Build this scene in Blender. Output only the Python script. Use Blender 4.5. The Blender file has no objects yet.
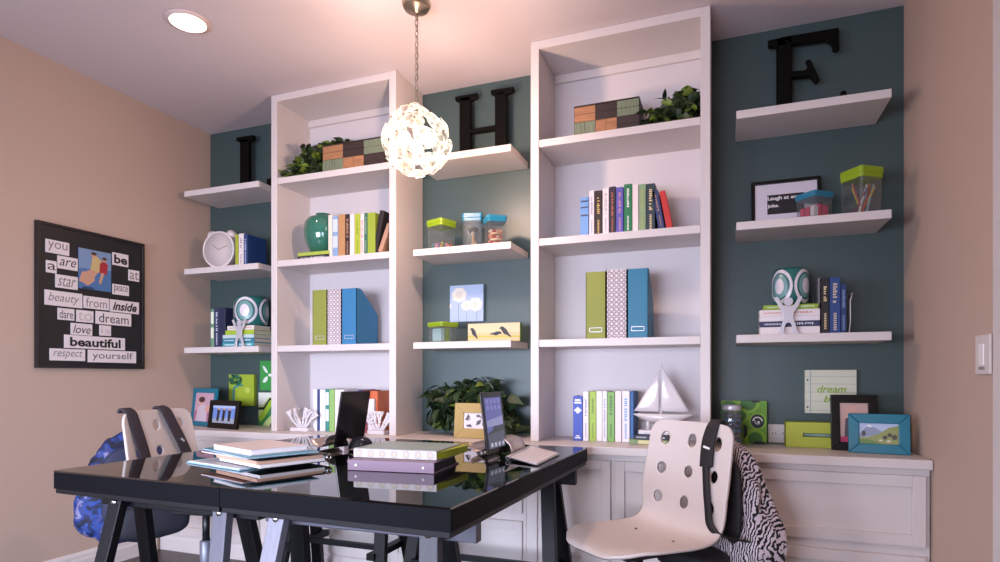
import bpy, bmesh, math, random
from mathutils import Matrix, Vector, Euler, noise
random.seed(7)
PI = math.pi
SC = bpy.context.scene
COL = SC.collection

# ------------------------------------------------------------------ camera
FPX, YAW, YH = 597.32, 0.3595, 376.8
CAM = Vector((3.3102, -3.146, 1.0776))
cd = bpy.data.cameras.new('camera'); cd.sensor_width = 36.0; cd.lens = FPX*36/1000
cd.shift_y = (YH-281)/1000; cd.clip_start = 0.05
cam = bpy.data.objects.new('camera', cd); COL.objects.link(cam)
cam.location = CAM; cam.rotation_euler = (PI/2, 0, YAW)
SC.camera = cam
SC.view_settings.view_transform = 'Standard'; SC.view_settings.look = 'None'
SC.view_settings.gamma = 1.0; SC.view_settings.use_curve_mapping = False
SC.view_settings.exposure = 0.07
SC.cycles.use_denoising = True
SC.cycles.max_bounces = 8; SC.cycles.diffuse_bounces = 4; SC.cycles.glossy_bounces = 4
SC.cycles.transparent_max_bounces = 16
SC.cycles.sample_clamp_indirect = 6.0
SC.cycles.caustics_reflective = False; SC.cycles.caustics_refractive = False

# ------------------------------------------------------------------ world + lights
ROOM_W, ROOM_H, ROOM_D = 4.063, 2.743, 5.6
W = bpy.data.worlds.new('daylight'); SC.world = W; W.use_nodes = True
W.node_tree.nodes['Background'].inputs[0].default_value = (0.62, 0.76, 1.0, 1)
W.node_tree.nodes['Background'].inputs[1].default_value = 1.5
def light(name, kind, loc, energy, color, rot=(0, 0, 0), **kw):
    d = bpy.data.lights.new(name, kind); d.energy = energy; d.color = color
    for k, v in kw.items(): setattr(d, k, v)
    o = bpy.data.objects.new(name, d); COL.objects.link(o); o.location = loc; o.rotation_euler = rot
    return o
# daylight through the unseen windows behind the camera, plus added fill lights
def aim(*d): return Vector(d).to_track_quat('-Z', 'Y').to_euler()
DAY = (0.76, 0.80, 1.0)
light('window_daylight_and_fill', 'AREA', (1.6, -ROOM_D+0.03, 1.05), 46, DAY, aim(-0.06, 1, -0.22), shape='RECTANGLE', size=2.3, size_y=1.2, spread=1.15)
light('ceiling_fill', 'AREA', (1.75, -ROOM_D+0.03, 1.0), 46, (0.82, 0.80, 1.0), aim(0, 1, 0.70), shape='RECTANGLE', size=2.7, size_y=1.1, spread=1.6)  # added fill aimed upward to brighten the ceiling
light('window_daylight_and_fill', 'AREA', (0.03, -4.6, 1.05), 24, DAY, aim(0.75, 0.75, -0.18), shape='RECTANGLE', size=1.3, size_y=1.2, spread=1.3)
light('window_daylight_and_fill', 'AREA', (ROOM_W-0.03, -4.6, 1.05), 24, (0.68, 0.77, 1.0), aim(-0.85, 0.75, -0.20), shape='RECTANGLE', size=1.3, size_y=1.2, spread=1.3)  # added fill for the lower left wall, placed at the unseen right window
PENDANT = Vector((2.023, -0.78, 2.126))
light('pendant_bulb', 'POINT', PENDANT, 44, (1.0, 0.70, 0.57), shadow_soft_size=0.045)
DOWNLIGHTS = [(0.96, -1.043), (3.1, -2.6), (0.96, -3.4), (3.1, -4.3), (0.96, -5.0)]  # first is the visible fitting; the rest are unseen beams without fittings
for i, (x, y) in enumerate(DOWNLIGHTS):
    light('downlight_beam', 'SPOT', (x, y, ROOM_H-0.03), 30 if i else 9, (1.0, 0.76, 0.62), (0, 0, 0),
          spot_size=2.5, spot_blend=0.8, shadow_soft_size=0.06)

# ------------------------------------------------------------------ helpers
def lin(h):
    h = h.lstrip('#'); r = []
    for i in (0, 2, 4):
        c = int(h[i:i+2], 16)/255
        r.append(c/12.92 if c <= 0.04045 else ((c+0.055)/1.055)**2.4)
    return (*r, 1)
MATS = {}
def mat(name, col, rough=0.5, metal=0.0, spec=0.5, emit=0.0, bump=0.0, bscale=60, var=0.0, vscale=6.0, stretch=None, coat=0.0, ior=None):
    if name in MATS: return MATS[name]
    m = bpy.data.materials.new(name); m.use_nodes = True; nt = m.node_tree
    b = nt.nodes['Principled BSDF']; c = lin(col)
    b.inputs['Base Color'].default_value = c; b.inputs['Roughness'].default_value = rough
    b.inputs['Metallic'].default_value = metal; b.inputs['Specular IOR Level'].default_value = spec
    if ior: b.inputs['IOR'].default_value = ior
    if coat: b.inputs['Coat Weight'].default_value = coat
    if emit:
        b.inputs['Emission Color'].default_value = c; b.inputs['Emission Strength'].default_value = emit
    if bump or var:
        tc = nt.nodes.new('ShaderNodeTexCoord'); mp = nt.nodes.new('ShaderNodeMapping')
        nt.links.new(tc.outputs['Object'], mp.inputs[0])
        if stretch: mp.inputs['Scale'].default_value = stretch
        n = nt.nodes.new('ShaderNodeTexNoise'); n.inputs['Scale'].default_value = vscale if var else bscale
        n.inputs['Detail'].default_value = 4
        nt.links.new(mp.outputs[0], n.inputs['Vector'])
        if var:
            mx = nt.nodes.new('ShaderNodeMix'); mx.data_type = 'RGBA'; mx.blend_type = 'MIX'
            mx.inputs[6].default_value = tuple(v*(1-var) for v in c[:3])+(1,)
            mx.inputs[7].default_value = tuple(min(1, v*(1+var)) for v in c[:3])+(1,)
            nt.links.new(n.outputs['Fac'], mx.inputs[0]); nt.links.new(mx.outputs[2], b.inputs['Base Color'])
        if bump:
            n2 = nt.nodes.new('ShaderNodeTexNoise'); n2.inputs['Scale'].default_value = bscale
            nt.links.new(mp.outputs[0], n2.inputs['Vector'])
            bp = nt.nodes.new('ShaderNodeBump'); bp.inputs['Strength'].default_value = bump; bp.inputs['Distance'].default_value = 0.002
            nt.links.new(n2.outputs['Fac'], bp.inputs['Height']); nt.links.new(bp.outputs[0], b.inputs['Normal'])
    MATS[name] = m
    return m
def P(hexcol, rough=0.5, **k):                      # a plain paint / paper / cloth colour
    return mat('paint_%s_%d' % (hexcol.lstrip('#'), int(rough*100)), hexcol, rough, **k)
def ramp_mat(name, stops, build, rough=0.6, constant=True, bumpd=0):
    m = bpy.data.materials.new(name); m.use_nodes = True; nt = m.node_tree
    b = nt.nodes['Principled BSDF']; b.inputs['Roughness'].default_value = rough
    f = build(nt)
    r = nt.nodes.new('ShaderNodeValToRGB'); r.color_ramp.interpolation = 'CONSTANT' if constant else 'LINEAR'
    e = r.color_ramp.elements
    while len(e) < len(stops): e.new(0.5)
    for k, (p, c) in enumerate(stops): e[k].position = p; e[k].color = lin(c)
    nt.links.new(f, r.inputs[0]); nt.links.new(r.outputs[0], b.inputs['Base Color'])
    MATS[name] = m
    return m
def objcoord(nt, scale=(1, 1, 1)):
    tc = nt.nodes.new('ShaderNodeTexCoord'); mp = nt.nodes.new('ShaderNodeMapping'); mp.inputs['Scale'].default_value = scale
    nt.links.new(tc.outputs['Object'], mp.inputs[0]); return mp.outputs[0]

def ray(px, py):
    f = Vector((-math.sin(YAW), math.cos(YAW), 0)); r = Vector((math.cos(YAW), math.sin(YAW), 0))
    return f + r*((px-500)/FPX) + Vector((0, 0, (YH-py)/FPX))
def at(px, py, Y): d = ray(px, py); return CAM + d*((Y-CAM.y)/d.y)
def atx(px, py, X): d = ray(px, py); return CAM + d*((X-CAM.x)/d.x)
def atz(px, py, Z): d = ray(px, py); return CAM + d*((Z-CAM.z)/d.z)

class MB:
    def __init__(s): s.bm = bmesh.new()
    def faces(s, vs, fs, mi=0, smooth=False):
        v = [s.bm.verts.new(p) for p in vs]
        for f in fs:
            try:
                q = s.bm.faces.new([v[i] for i in f]); q.material_index = mi; q.smooth = smooth
            except ValueError: pass
        return v
    def box(s, x0, x1, y0, y1, z0, z1, mi=0, M=None):
        vs = [Vector((x, y, z)) for z in (z0, z1) for y in (y0, y1) for x in (x0, x1)]
        if M: vs = [M @ v for v in vs]
        s.faces(vs, [(0, 2, 3, 1), (4, 5, 7, 6), (0, 1, 5, 4), (2, 6, 7, 3), (0, 4, 6, 2), (1, 3, 7, 5)], mi); return s
    def prism(s, poly, a, b, axis='y', mi=0, M=None, smooth=False):
        def mk(p, t):
            v = {'y': Vector((p[0], t, p[1])), 'x': Vector((t, p[0], p[1])), 'z': Vector((p[0], p[1], t))}[axis]
            return M @ v if M else v
        n = len(poly); vs = [mk(p, a) for p in poly]+[mk(p, b) for p in poly]
        s.faces(vs, [tuple(range(n)), tuple(range(2*n-1, n-1, -1))]+[(i, i+n, (i+1) % n+n, (i+1) % n) for i in range(n)], mi, smooth); return s
    def lathe(s, prof, n=24, c=(0, 0, 0), mi=0, M=None, smooth=True, cap=True):
        c = Vector(c); vs = []
        for r, z in prof:
            for i in range(n):
                a = 2*PI*i/n; v = Vector((r*math.cos(a), r*math.sin(a), z))
                vs.append((M @ v if M else v)+c)
        fs = []
        for k in range(len(prof)-1):
            for i in range(n):
                j = (i+1) % n; fs.append((k*n+i, k*n+j, (k+1)*n+j, (k+1)*n+i))
        if cap:
            fs.append(tuple(range(n-1, -1, -1))); fs.append(tuple(range((len(prof)-1)*n, len(prof)*n)))
        s.faces(vs, fs, mi, smooth); return s
    def tube(s, pts, r, n=8, mi=0, closed=False, smooth=True):
        pts = [Vector(p) for p in pts]; m = len(pts); rr = r if isinstance(r, (list, tuple)) else [r]*m
        vs = []; up = None
        for i, p in enumerate(pts):
            if closed: d = pts[(i+1) % m]-pts[i-1]
            else: d = pts[min(i+1, m-1)]-pts[max(i-1, 0)]
            d.normalize()
            if up is None: up = d.orthogonal().normalized()
            up = (up-d*up.dot(d)).normalized(); w = d.cross(up)
            for k in range(n):
                a = 2*PI*k/n; vs.append(p+(up*math.cos(a)+w*math.sin(a))*rr[i])
        fs = []
        for i in range(m if closed else m-1):
            i2 = (i+1) % m
            for k in range(n):
                k2 = (k+1) % n; fs.append((i*n+k, i*n+k2, i2*n+k2, i2*n+k))
        if not closed: fs += [tuple(range(n-1, -1, -1)), tuple(range((m-1)*n, m*n))]
        s.faces(vs, fs, mi, smooth); return s
    def bar(s, p, q, w, h, mi=0, up=(0, 0, 1)):      # square bar from p to q; w across, h along up
        p, q, up = Vector(p), Vector(q), Vector(up); d = (q-p).normalized(); x = d.cross(up).normalized(); u = x.cross(d)
        vs = [b+x*(sx*w/2)+u*(su*h/2) for b in (p, q) for sx, su in ((-1, -1), (1, -1), (1, 1), (-1, 1))]
        s.faces(vs, [(0, 1, 2, 3), (7, 6, 5, 4)]+[(i, i+4, (i+1) % 4+4, (i+1) % 4) for i in range(4)], mi); return s
    def ball(s, c, r, mi=0, seg=12, sq=(1, 1, 1)):
        pr = [(r*math.sin(PI*k/seg), -r*math.cos(PI*k/seg)) for k in range(1, seg)]
        M = Matrix.Diagonal((*sq, 1)); return s.lathe(pr, seg+4, c, mi, M)
    def flat(s, poly, mi=0): s.faces([Vector(p) for p in poly], [tuple(range(len(poly)))], mi); return s
    def build(s, name, mats, parent=None, world=True, bevel=0, seg=2, smooth=False, sub=0, solid=0, loc=None, rot=None):
        bmesh.ops.recalc_face_normals(s.bm, faces=s.bm.faces)
        if parent is not None and world:
            s.bm.transform(root_matrix(parent).inverted())
        me = bpy.data.meshes.new(name); s.bm.to_mesh(me); s.bm.free()
        for m in (mats if isinstance(mats, (list, tuple)) else [mats]): me.materials.append(m)
        if smooth:
            for p in me.polygons: p.use_smooth = True
        o = bpy.data.objects.new(name, me); COL.objects.link(o)
        if parent is not None: o.parent = parent
        if loc: o.location = loc
        if rot: o.rotation_euler = rot
        if solid:
            md = o.modifiers.new('s', 'SOLIDIFY'); md.thickness = solid; md.offset = 0
        if bevel:
            md = o.modifiers.new('b', 'BEVEL'); md.width = bevel; md.segments = seg; md.limit_method = 'ANGLE'; md.angle_limit = 0.6
        if sub:
            md = o.modifiers.new('d', 'SUBSURF'); md.levels = sub; md.render_levels = sub
        return o
def root_matrix(o):
    M = Matrix.LocRotScale(o.location, o.rotation_euler, o.scale)
    return root_matrix(o.parent) @ M if o.parent else M
def tag(o, label, cat, group=None):
    o['label'] = label; o['category'] = cat
    if group: o['group'] = group
    return o
def thing(name, label, cat, loc=(0, 0, 0), rz=0.0, group=None, rot=None):
    o = bpy.data.objects.new(name, None); COL.objects.link(o); o.empty_display_size = 0.05
    o.location = loc; o.rotation_euler = rot if rot else (0, 0, rz)
    return tag(o, label, cat, group)
def struct(name, mb, m, parent=None, **k):
    o = mb.build(name, m, parent, **k)
    if parent is None: o['kind'] = 'structure'
    return o
def text(name, s, w, h, m, parent, M, shear=0.0, bold=0.0, ext=0.0004, sx=None):
    """letters fitted in a w x h box; local x right, local y up; M places them in the parent"""
    cu = bpy.data.curves.new('t', 'FONT'); cu.body = s; cu.size = 1; cu.extrude = 0; cu.shear = shear; cu.offset = bold; cu.resolution_u = 3
    t = bpy.data.objects.new('t', cu); COL.objects.link(t)
    dg = bpy.context.evaluated_depsgraph_get(); me = bpy.data.meshes.new_from_object(t.evaluated_get(dg))
    bpy.data.objects.remove(t); bpy.data.curves.remove(cu)
    xs = [v.co.x for v in me.vertices]; ys = [v.co.y for v in me.vertices]
    x0, x1, y0, y1 = min(xs), max(xs), min(ys), max(ys)
    kx, ky = w/(x1-x0), h/(y1-y0)
    for v in me.vertices:
        v.co = M @ Vector(((v.co.x-(x0+x1)/2)*kx, (v.co.y-(y0+y1)/2)*ky, 0.0))
    me.name = name; me.materials.clear(); me.materials.append(m)
    o = bpy.data.objects.new(name, me); COL.objects.link(o)
    if parent is not None: o.parent = parent
    return o
def skin(verts, edges, radii, sub=1, root=0):
    me = bpy.data.meshes.new('sk'); me.from_pydata(verts, edges, [])
    o = bpy.data.objects.new('sk', me); COL.objects.link(o)
    o.modifiers.new('s', 'SKIN'); md = o.modifiers.new('d', 'SUBSURF'); md.levels = sub; md.render_levels = sub
    for i, r in enumerate(radii): me.skin_vertices[0].data[i].radius = (r, r)
    me.skin_vertices[0].data[root].use_root = True
    dg = bpy.context.evaluated_depsgraph_get(); out = bpy.data.meshes.new_from_object(o.evaluated_get(dg))
    bpy.data.objects.remove(o)
    for p in out.polygons: p.use_smooth = True
    return out
FX = Matrix.Rotation(PI/2, 4, 'X')                    # a text plane standing up, read from -Y
def FT(x, y, z): return Matrix.Translation((x, y, z)) @ FX
def polys(mb, w, h, items, y=0.0, base=0):
    """flat colour patches of a picture, u,v in 0..1, picture faces -Y, its lower left corner at (-w/2, y, 0)"""
    for k, (mi, pts) in enumerate(items):
        mb.flat([(-w/2+u*w, y-0.00025*k, v*h) for u, v in pts], mi+base)
def disc(cx, cy, rx, ry=None, n=16): ry = ry or rx; return [(cx+rx*math.cos(2*PI*i/n), cy+ry*math.sin(2*PI*i/n)) for i in range(n)]

# ------------------------------------------------------------------ materials of the room
WHITE = mat('white_painted_wood', '#d8cfcc', 0.42)
TAN = mat('tan_wall_paint', '#c0a797', 0.75, bump=0.08, bscale=220)
TEAL = mat('teal_wall_paint', '#435554', 0.40, bump=0.06, bscale=220)
CEIL = mat('ceiling_paint', '#d4cacd', 0.85)
FLOOR = mat('dark_wood_floor', '#3a2a24', 0.35, var=0.35, vscale=5, stretch=(1, 12, 1))
BLACKWOOD = mat('black_stained_wood', '#0e0e12', 0.45, spec=0.25, bump=0.25, bscale=40, stretch=(20, 1, 20))
RAILSHEEN = mat('grey_rail_sheen', '#4c4c56', 0.45, metal=0.5, var=0.15, vscale=30)  # grey that paints the window reflection onto the black trestle rail
CHROME = mat('chrome', '#d8d8d8', 0.12, metal=1)
NICKEL = mat('brushed_nickel', '#b5a898', 0.3, metal=1)
BLACK = mat('black_plastic', '#141416', 0.4)
GLASSTOP = mat('black_glass_top', '#050607', 0.02, ior=2.3)
PAGE = mat('page_edges', '#d9cdb8', 0.8)
SHELL = mat('white_moulded_shell', '#d2c7c2', 0.45)
LEAF = mat('leaf_dark', '#2c3d22', 0.5, var=0.6, vscale=14)
LEAFY = mat('leaf_light', '#6f8432', 0.45, var=0.4, vscale=14)
STEM = mat('stem_brown', '#4a3b26', 0.7)
LETTER = mat('black_painted_letter', '#050403', 0.5, spec=0.12)
SILVER = mat('silver_grey_metal', '#c9c6cc', 0.35, metal=0.3)
def clear_mat(name, tint, gl=0.10):
    m = bpy.data.materials.new(name); m.use_nodes = True; nt = m.node_tree; nt.nodes.clear()
    out = nt.nodes.new('ShaderNodeOutputMaterial'); mx = nt.nodes.new('ShaderNodeMixShader')
    t = nt.nodes.new('ShaderNodeBsdfTransparent'); g = nt.nodes.new('ShaderNodeBsdfGlossy')
    t.inputs[0].default_value = lin(tint); g.inputs['Roughness'].default_value = 0.08
    mx.inputs[0].default_value = gl
    nt.links.new(t.outputs[0], mx.inputs[1]); nt.links.new(g.outputs[0], mx.inputs[2]); nt.links.new(mx.outputs[0], out.inputs[0])
    return m
CLEAR = clear_mat('clear_plastic', '#e6ecec', 0.12)
_n = CLEAR.node_tree; _o = [q for q in _n.nodes if q.type == 'OUTPUT_MATERIAL'][0]; _m = [q for q in _n.nodes if q.type == 'MIX_SHADER'][0]
_d = _n.nodes.new('ShaderNodeBsdfDiffuse'); _d.inputs[0].default_value = lin('#e4e8e8'); _x = _n.nodes.new('ShaderNodeMixShader'); _x.inputs[0].default_value = 0.045
_n.links.new(_m.outputs[0], _x.inputs[1]); _n.links.new(_d.outputs[0], _x.inputs[2]); _n.links.new(_x.outputs[0], _o.inputs[0])
PANE = clear_mat('window_glass', '#f4f8fa', 0.06)

# ------------------------------------------------------------------ the room
struct('floor', MB().box(-0.1, ROOM_W+0.1, -ROOM_D-0.1, 0.1, -0.1, 0), FLOOR)
struct('ceiling', MB().box(-0.1, ROOM_W+0.1, -ROOM_D-0.1, 0.1, ROOM_H, ROOM_H+0.1), CEIL)
struct('wall_back', MB().box(-0.1, ROOM_W+0.1, 0, 0.1, 0, ROOM_H), TEAL)
wl = MB(); ly0, ly1 = -5.35, -3.85
wl.box(-0.1, 0, ly1, 0, 0, ROOM_H).box(-0.1, 0, -ROOM_D, ly0, 0, ROOM_H).box(-0.1, 0, ly0, ly1, 0, 0.4).box(-0.1, 0, ly0, ly1, 1.7, ROOM_H)
struct('wall_left', wl, TAN)
wr = MB()
wr.box(ROOM_W, ROOM_W+0.1, ly1, 0, 0, ROOM_H).box(ROOM_W, ROOM_W+0.1, -ROOM_D, ly0, 0, ROOM_H).box(ROOM_W, ROOM_W+0.1, ly0, ly1, 0, 0.4).box(ROOM_W, ROOM_W+0.1, ly0, ly1, 1.7, ROOM_H)
struct('wall_right', wr, TAN)
def side_window(nm, xa, xb, xp):
    wn = MB()
    for a in (ly0, (ly0+ly1)/2-0.03, ly1-0.06): wn.box(xa, xb, a, a+0.06, 0.4, 1.7)
    wn.box(xa, xb, ly0, ly1, 0.4, 0.46).box(xa, xb, ly0, ly1, 1.64, 1.7)
    w = struct(nm, wn, WHITE)
    MB().box(xp, xp+0.005, ly0+0.06, ly1-0.06, 0.46, 1.64).build('pane', PANE, w)
side_window('window_2', -0.09, 0.01, -0.06); side_window('added_window_3', ROOM_W-0.01, ROOM_W+0.09, ROOM_W+0.05)  # right-wall window is unseen, added as the opening for the fill light
wf = MB(); wx0, wx1, wz0, wz1 = 0.35, 3.15, 0.4, 1.7
wf.box(0, wx0, -ROOM_D-0.1, -ROOM_D, 0, ROOM_H); wf.box(wx1, ROOM_W, -ROOM_D-0.1, -ROOM_D, 0, ROOM_H)
wf.box(wx0, wx1, -ROOM_D-0.1, -ROOM_D, 0, wz0); wf.box(wx0, wx1, -ROOM_D-0.1, -ROOM_D, wz1, ROOM_H)
struct('wall_front', wf, TAN)
wn = MB()
for a in (wx0, (wx0+wx1)/2-0.03, wx1-0.06): wn.box(a, a+0.06, -ROOM_D-0.09, -ROOM_D+0.02, wz0, wz1)
wn.box(wx0, wx1, -ROOM_D-0.09, -ROOM_D+0.02, wz0, wz0+0.06); wn.box(wx0, wx1, -ROOM_D-0.09, -ROOM_D+0.02, wz1-0.06, wz1)
w1 = struct('window_1', wn, WHITE)
MB().box(wx0+0.06, wx1-0.06, -ROOM_D-0.06, -ROOM_D-0.055, wz0+0.06, wz1-0.06).build('pane', PANE, w1)
def base_profile(): return [(0, 0), (0.016, 0), (0.016, 0.075), (0.012, 0.085), (0.012, 0.1), (0.006, 0.115), (0, 0.118)]
struct('baseboard_left', MB().prism(base_profile(), -ROOM_D, -0.425), WHITE)
struct('baseboard_right', MB().prism([(ROOM_W-x, z) for x, z in base_profile()], -ROOM_D, -0.425), WHITE)
struct('trim_1', MB().box(ROOM_W-0.018, ROOM_W, -1.10, -1.0, 0.119, ROOM_H-0.001).box(ROOM_W-0.026, ROOM_W-0.018, -1.10, -1.075, 0.119, ROOM_H-0.001), WHITE, bevel=0.003)

# light switch on the right wall
t = thing('light_switch', 'white rocker light switch on the tan right wall', 'light switch', (ROOM_W-0.001, -0.897, 1.146))
MB().box(ROOM_W-0.009, ROOM_W-0.001, -0.952, -0.842, 1.085, 1.207).build('cover_plate', WHITE, t, bevel=0.003)
MB().box(ROOM_W-0.013, ROOM_W-0.009, -0.917, -0.877, 1.112, 1.18).build('rocker', P('#f2ecea', 0.35), t, bevel=0.002)
MB().box(ROOM_W-0.011, ROOM_W-0.009, -0.917, -0.877, 1.100, 1.108).build('slider', P('#8d8486', 0.5), t)

# recessed downlights
for i, (x, y) in enumerate(DOWNLIGHTS[:1]):
    t = thing('ceiling_downlight', 'round recessed ceiling light glowing near the left wall', 'ceiling light', (x, y, ROOM_H))
    MB().lathe([(0.078, -0.001), (0.098, -0.001), (0.098, -0.006), (0.078, -0.012)], 40, (x, y, ROOM_H), cap=False).build('trim_ring', P('#d6c2be', 0.5), t)
    MB().lathe([(0.001, -0.004), (0.078, -0.004), (0.078, -0.008), (0.001, -0.009)], 40, (x, y, ROOM_H)).build('lens', mat('lit_lens', '#fff6ee', 0.5, emit=9), t)

# ------------------------------------------------------------------ built-in cabinets, worktop, bookcases, shelves
COUNTER_Z = 0.757
XS = [0.004, 0.798, 1.642, 2.408, 3.251, 4.059]
def panel_front(mb, x0, x1, z0, z1, Y, fr=0.045, rec=0.012, th=0.02):
    """shaker front: frame and recessed field"""
    mb.box(x0, x0+fr, Y, Y+th, z0, z1); mb.box(x1-fr, x1, Y, Y+th, z0, z1)
    mb.box(x0+fr, x1-fr, Y, Y+th, z0, z0+fr); mb.box(x0+fr, x1-fr, Y, Y+th, z1-fr, z1)
    mb.box(x0+fr, x1-fr, Y+rec, Y+th, z0+fr, z1-fr)
def cabinet(i, kind, label):
    x0, x1 = XS[i]+0.001, XS[i+1]-0.001
    t = thing('base_cabinet', label, 'cabinet', ((x0+x1)/2, -0.2, 0), group='white base cabinets under the worktop')
    b = MB(); b.box(x0, x1, -0.38, -0.004, 0.0, COUNTER_Z-0.041); b.build('body', WHITE, t)
    MB().prism([(-0.381+0.0, 0), (-0.397, 0), (-0.397, 0.075), (-0.391, 0.09), (-0.381, 0.098)], x0, x1, 'x').build('plinth', WHITE, t)
    if kind == 'drawers':
        for z0, z1 in ((0.414, 0.691), (0.112, 0.375)):
            d = MB(); panel_front(d, x0+0.016, x1-0.016, z0, z1, -0.4005); d.build('drawer', WHITE, t, bevel=0.002)
    else:
        xm = (x0+x1)/2
        for a, c in ((x0+0.014, xm-0.010), (xm+0.010, x1-0.014)):
            d = MB(); panel_front(d, a, c, 0.112, 0.691, -0.4005); d.build('door', WHITE, t, bevel=0.002)
cabinet(0, 'drawers', 'white two-drawer base cabinet in the left corner behind the left chair')
cabinet(1, 'doors', 'white two-door base cabinet under the left bookcase')
cabinet(2, 'drawers', 'white two-drawer base cabinet under the bushy plant, behind the black table')
cabinet(3, 'doors', 'white two-door base cabinet under the sailboat bookcase')
cabinet(4, 'drawers', 'white two-drawer base cabinet at the right wall behind the zebra backpack')
tag(MB().box(0.003, 4.06, -0.42, -0.003, COUNTER_Z-0.039, COUNTER_Z).build('worktop', WHITE, bevel=0.004),
    'long white worktop running along the whole teal wall', 'worktop')
SHZ = [2.25, 1.762, 1.261]
def bookcase(x0, x1, label):
    zt = ROOM_H-0.002; D = -0.312; th = 0.042
    t = thing('bookcase', label, 'bookcase', ((x0+x1)/2, -0.15, COUNTER_Z), group='tall white built-in bookcases')
    for a in (x0, x1-th): MB().box(a, a+th, D, -0.004, COUNTER_Z+0.001, zt).build('side_panel', WHITE, t, bevel=0.0015)
    MB().box(x0+th, x1-th, D, -0.004, zt-0.041, zt).build('top_panel', WHITE, t, bevel=0.0015)
    MB().box(x0+th, x1-th, -0.012, -0.004, COUNTER_Z+0.001, zt-0.042).build('back_panel', P('#d6cfd0', 0.5), t)
    MB().box(x0+th+0.001, x1-th-0.001, -0.03, -0.0125, zt-0.085, zt-0.042).build('cleat', WHITE, t, bevel=0.001)
    for z in SHZ: MB().box(x0+th+0.001, x1-th-0.001, D+0.003, -0.0125, z-0.036, z).build('shelf', WHITE, t, bevel=0.0015)
bookcase(0.798, 1.642, 'tall white built-in bookcase left of the hanging globe lamp')
bookcase(2.408, 3.251, 'tall white built-in bookcase right of the globe lamp, with the sailboat')
names = [('left column under the black L', 0.08, 0.677), ('middle column', 1.732, 2.294), ('right column', 3.36, 3.953)]
what = [['white floating shelf holding the black letter L in the left corner', 'white floating shelf holding the alarm clock', 'white floating shelf holding a teal cup on stacked books in the left corner'],
        ['white floating shelf holding the black letter H', 'white floating shelf holding one lime lidded and two blue lidded tubs', 'white floating shelf holding the bird painting'],
        ['white floating shelf holding the black letter E', 'white floating shelf holding the framed joke print and pencil tub', 'white floating shelf holding a patterned cup on stacked books at right']]
for k, (nm, a, b) in enumerate(names):
    for j, z in enumerate((2.262, 1.766, 1.264)):
        tag(MB().box(a, b, -0.285, -0.003, z-0.036, z).build('floating_shelf', WHITE, bevel=0.002), what[k][j], 'shelf', 'white floating shelves on the teal wall')
FSZ = [2.262, 1.766, 1.264]

# duplex outlet strip low on the teal wall
a, b = at(768, 424, -0.006), at(789, 443, -0.006)
t = thing('wall_outlet', 'white power outlet on the teal wall beside the lime box', 'outlet', ((a.x+b.x)/2, -0.003, 0.8))
MB().box(a.x, b.x, -0.008, -0.002, b.z, a.z).build('cover_plate', WHITE, t, bevel=0.002)
for u in (0.3, 0.78):
    x = a.x+(b.x-a.x)*u
    MB().box(x-0.014, x+0.014, -0.010, -0.008, (a.z+b.z)/2-0.016, (a.z+b.z)/2+0.016).build('socket', P('#e2dcda', 0.4), t, bevel=0.002)
    MB().box(x-0.008, x-0.005, -0.0105, -0.0101, (a.z+b.z)/2-0.006, (a.z+b.z)/2+0.006).box(x+0.005, x+0.008, -0.0105, -0.0101, (a.z+b.z)/2-0.006, (a.z+b.z)/2+0.006).build('slots', BLACK, t)

# ------------------------------------------------------------------ desks: two black glass tops on black trestles
TZ = 0.76; TX0, TXM, TX1, TY0, TY1 = 1.201, 1.956, 2.711, -1.807, -0.467
SHEENLEG = mat('grey_leg_sheen', '#5a5863', 0.5, metal=0.2, var=0.3, vscale=9, stretch=(14, 2, 2))  # window reflection on a black leg, painted into its colour
PALESHEENLEG = mat('pale_grey_leg_sheen', '#7c7a86', 0.5, metal=0.2, var=0.25, vscale=9, stretch=(14, 2, 2)); DARKSHEENLEG = mat('dark_grey_leg_sheen', '#34333b', 0.5, var=0.3, vscale=9, stretch=(14, 2, 2))  # pale and dark greys paint each black leg's share of window reflection
def desk_top(x0, x1, label):
    t = thing('desk', label, 'desk', ((x0+x1)/2, (TY0+TY1)/2, TZ-0.078))
    MB().box(x0+0.004, x1-0.004, TY0+0.004, TY1-0.004, TZ-0.078, TZ-0.026).build('apron', BLACKWOOD, t, bevel=0.002)
    MB().box(x0, x1, TY0, TY1, TZ-0.026-0.036, TZ-0.006).build('top_slab', mat('black_satin_edge', '#090a10', 0.55, spec=0.08), t, bevel=0.0015)
    MB().box(x0, x1, TY0, TY1, TZ-0.0055, TZ).build('glass_pane', GLASSTOP, t)
    pv = Vector((1.956, -1.137, 0)); t.location = pv+Matrix.Rotation(-0.033, 3, 'Z') @ (t.location-pv); t.rotation_euler.z = -0.033
desk_top(TX0, TXM-0.001, 'left black desk top with the stack of papers on it')
desk_top(TXM+0.001, TX1, 'right black desk top with white and mauve binders and keyboard')
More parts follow.
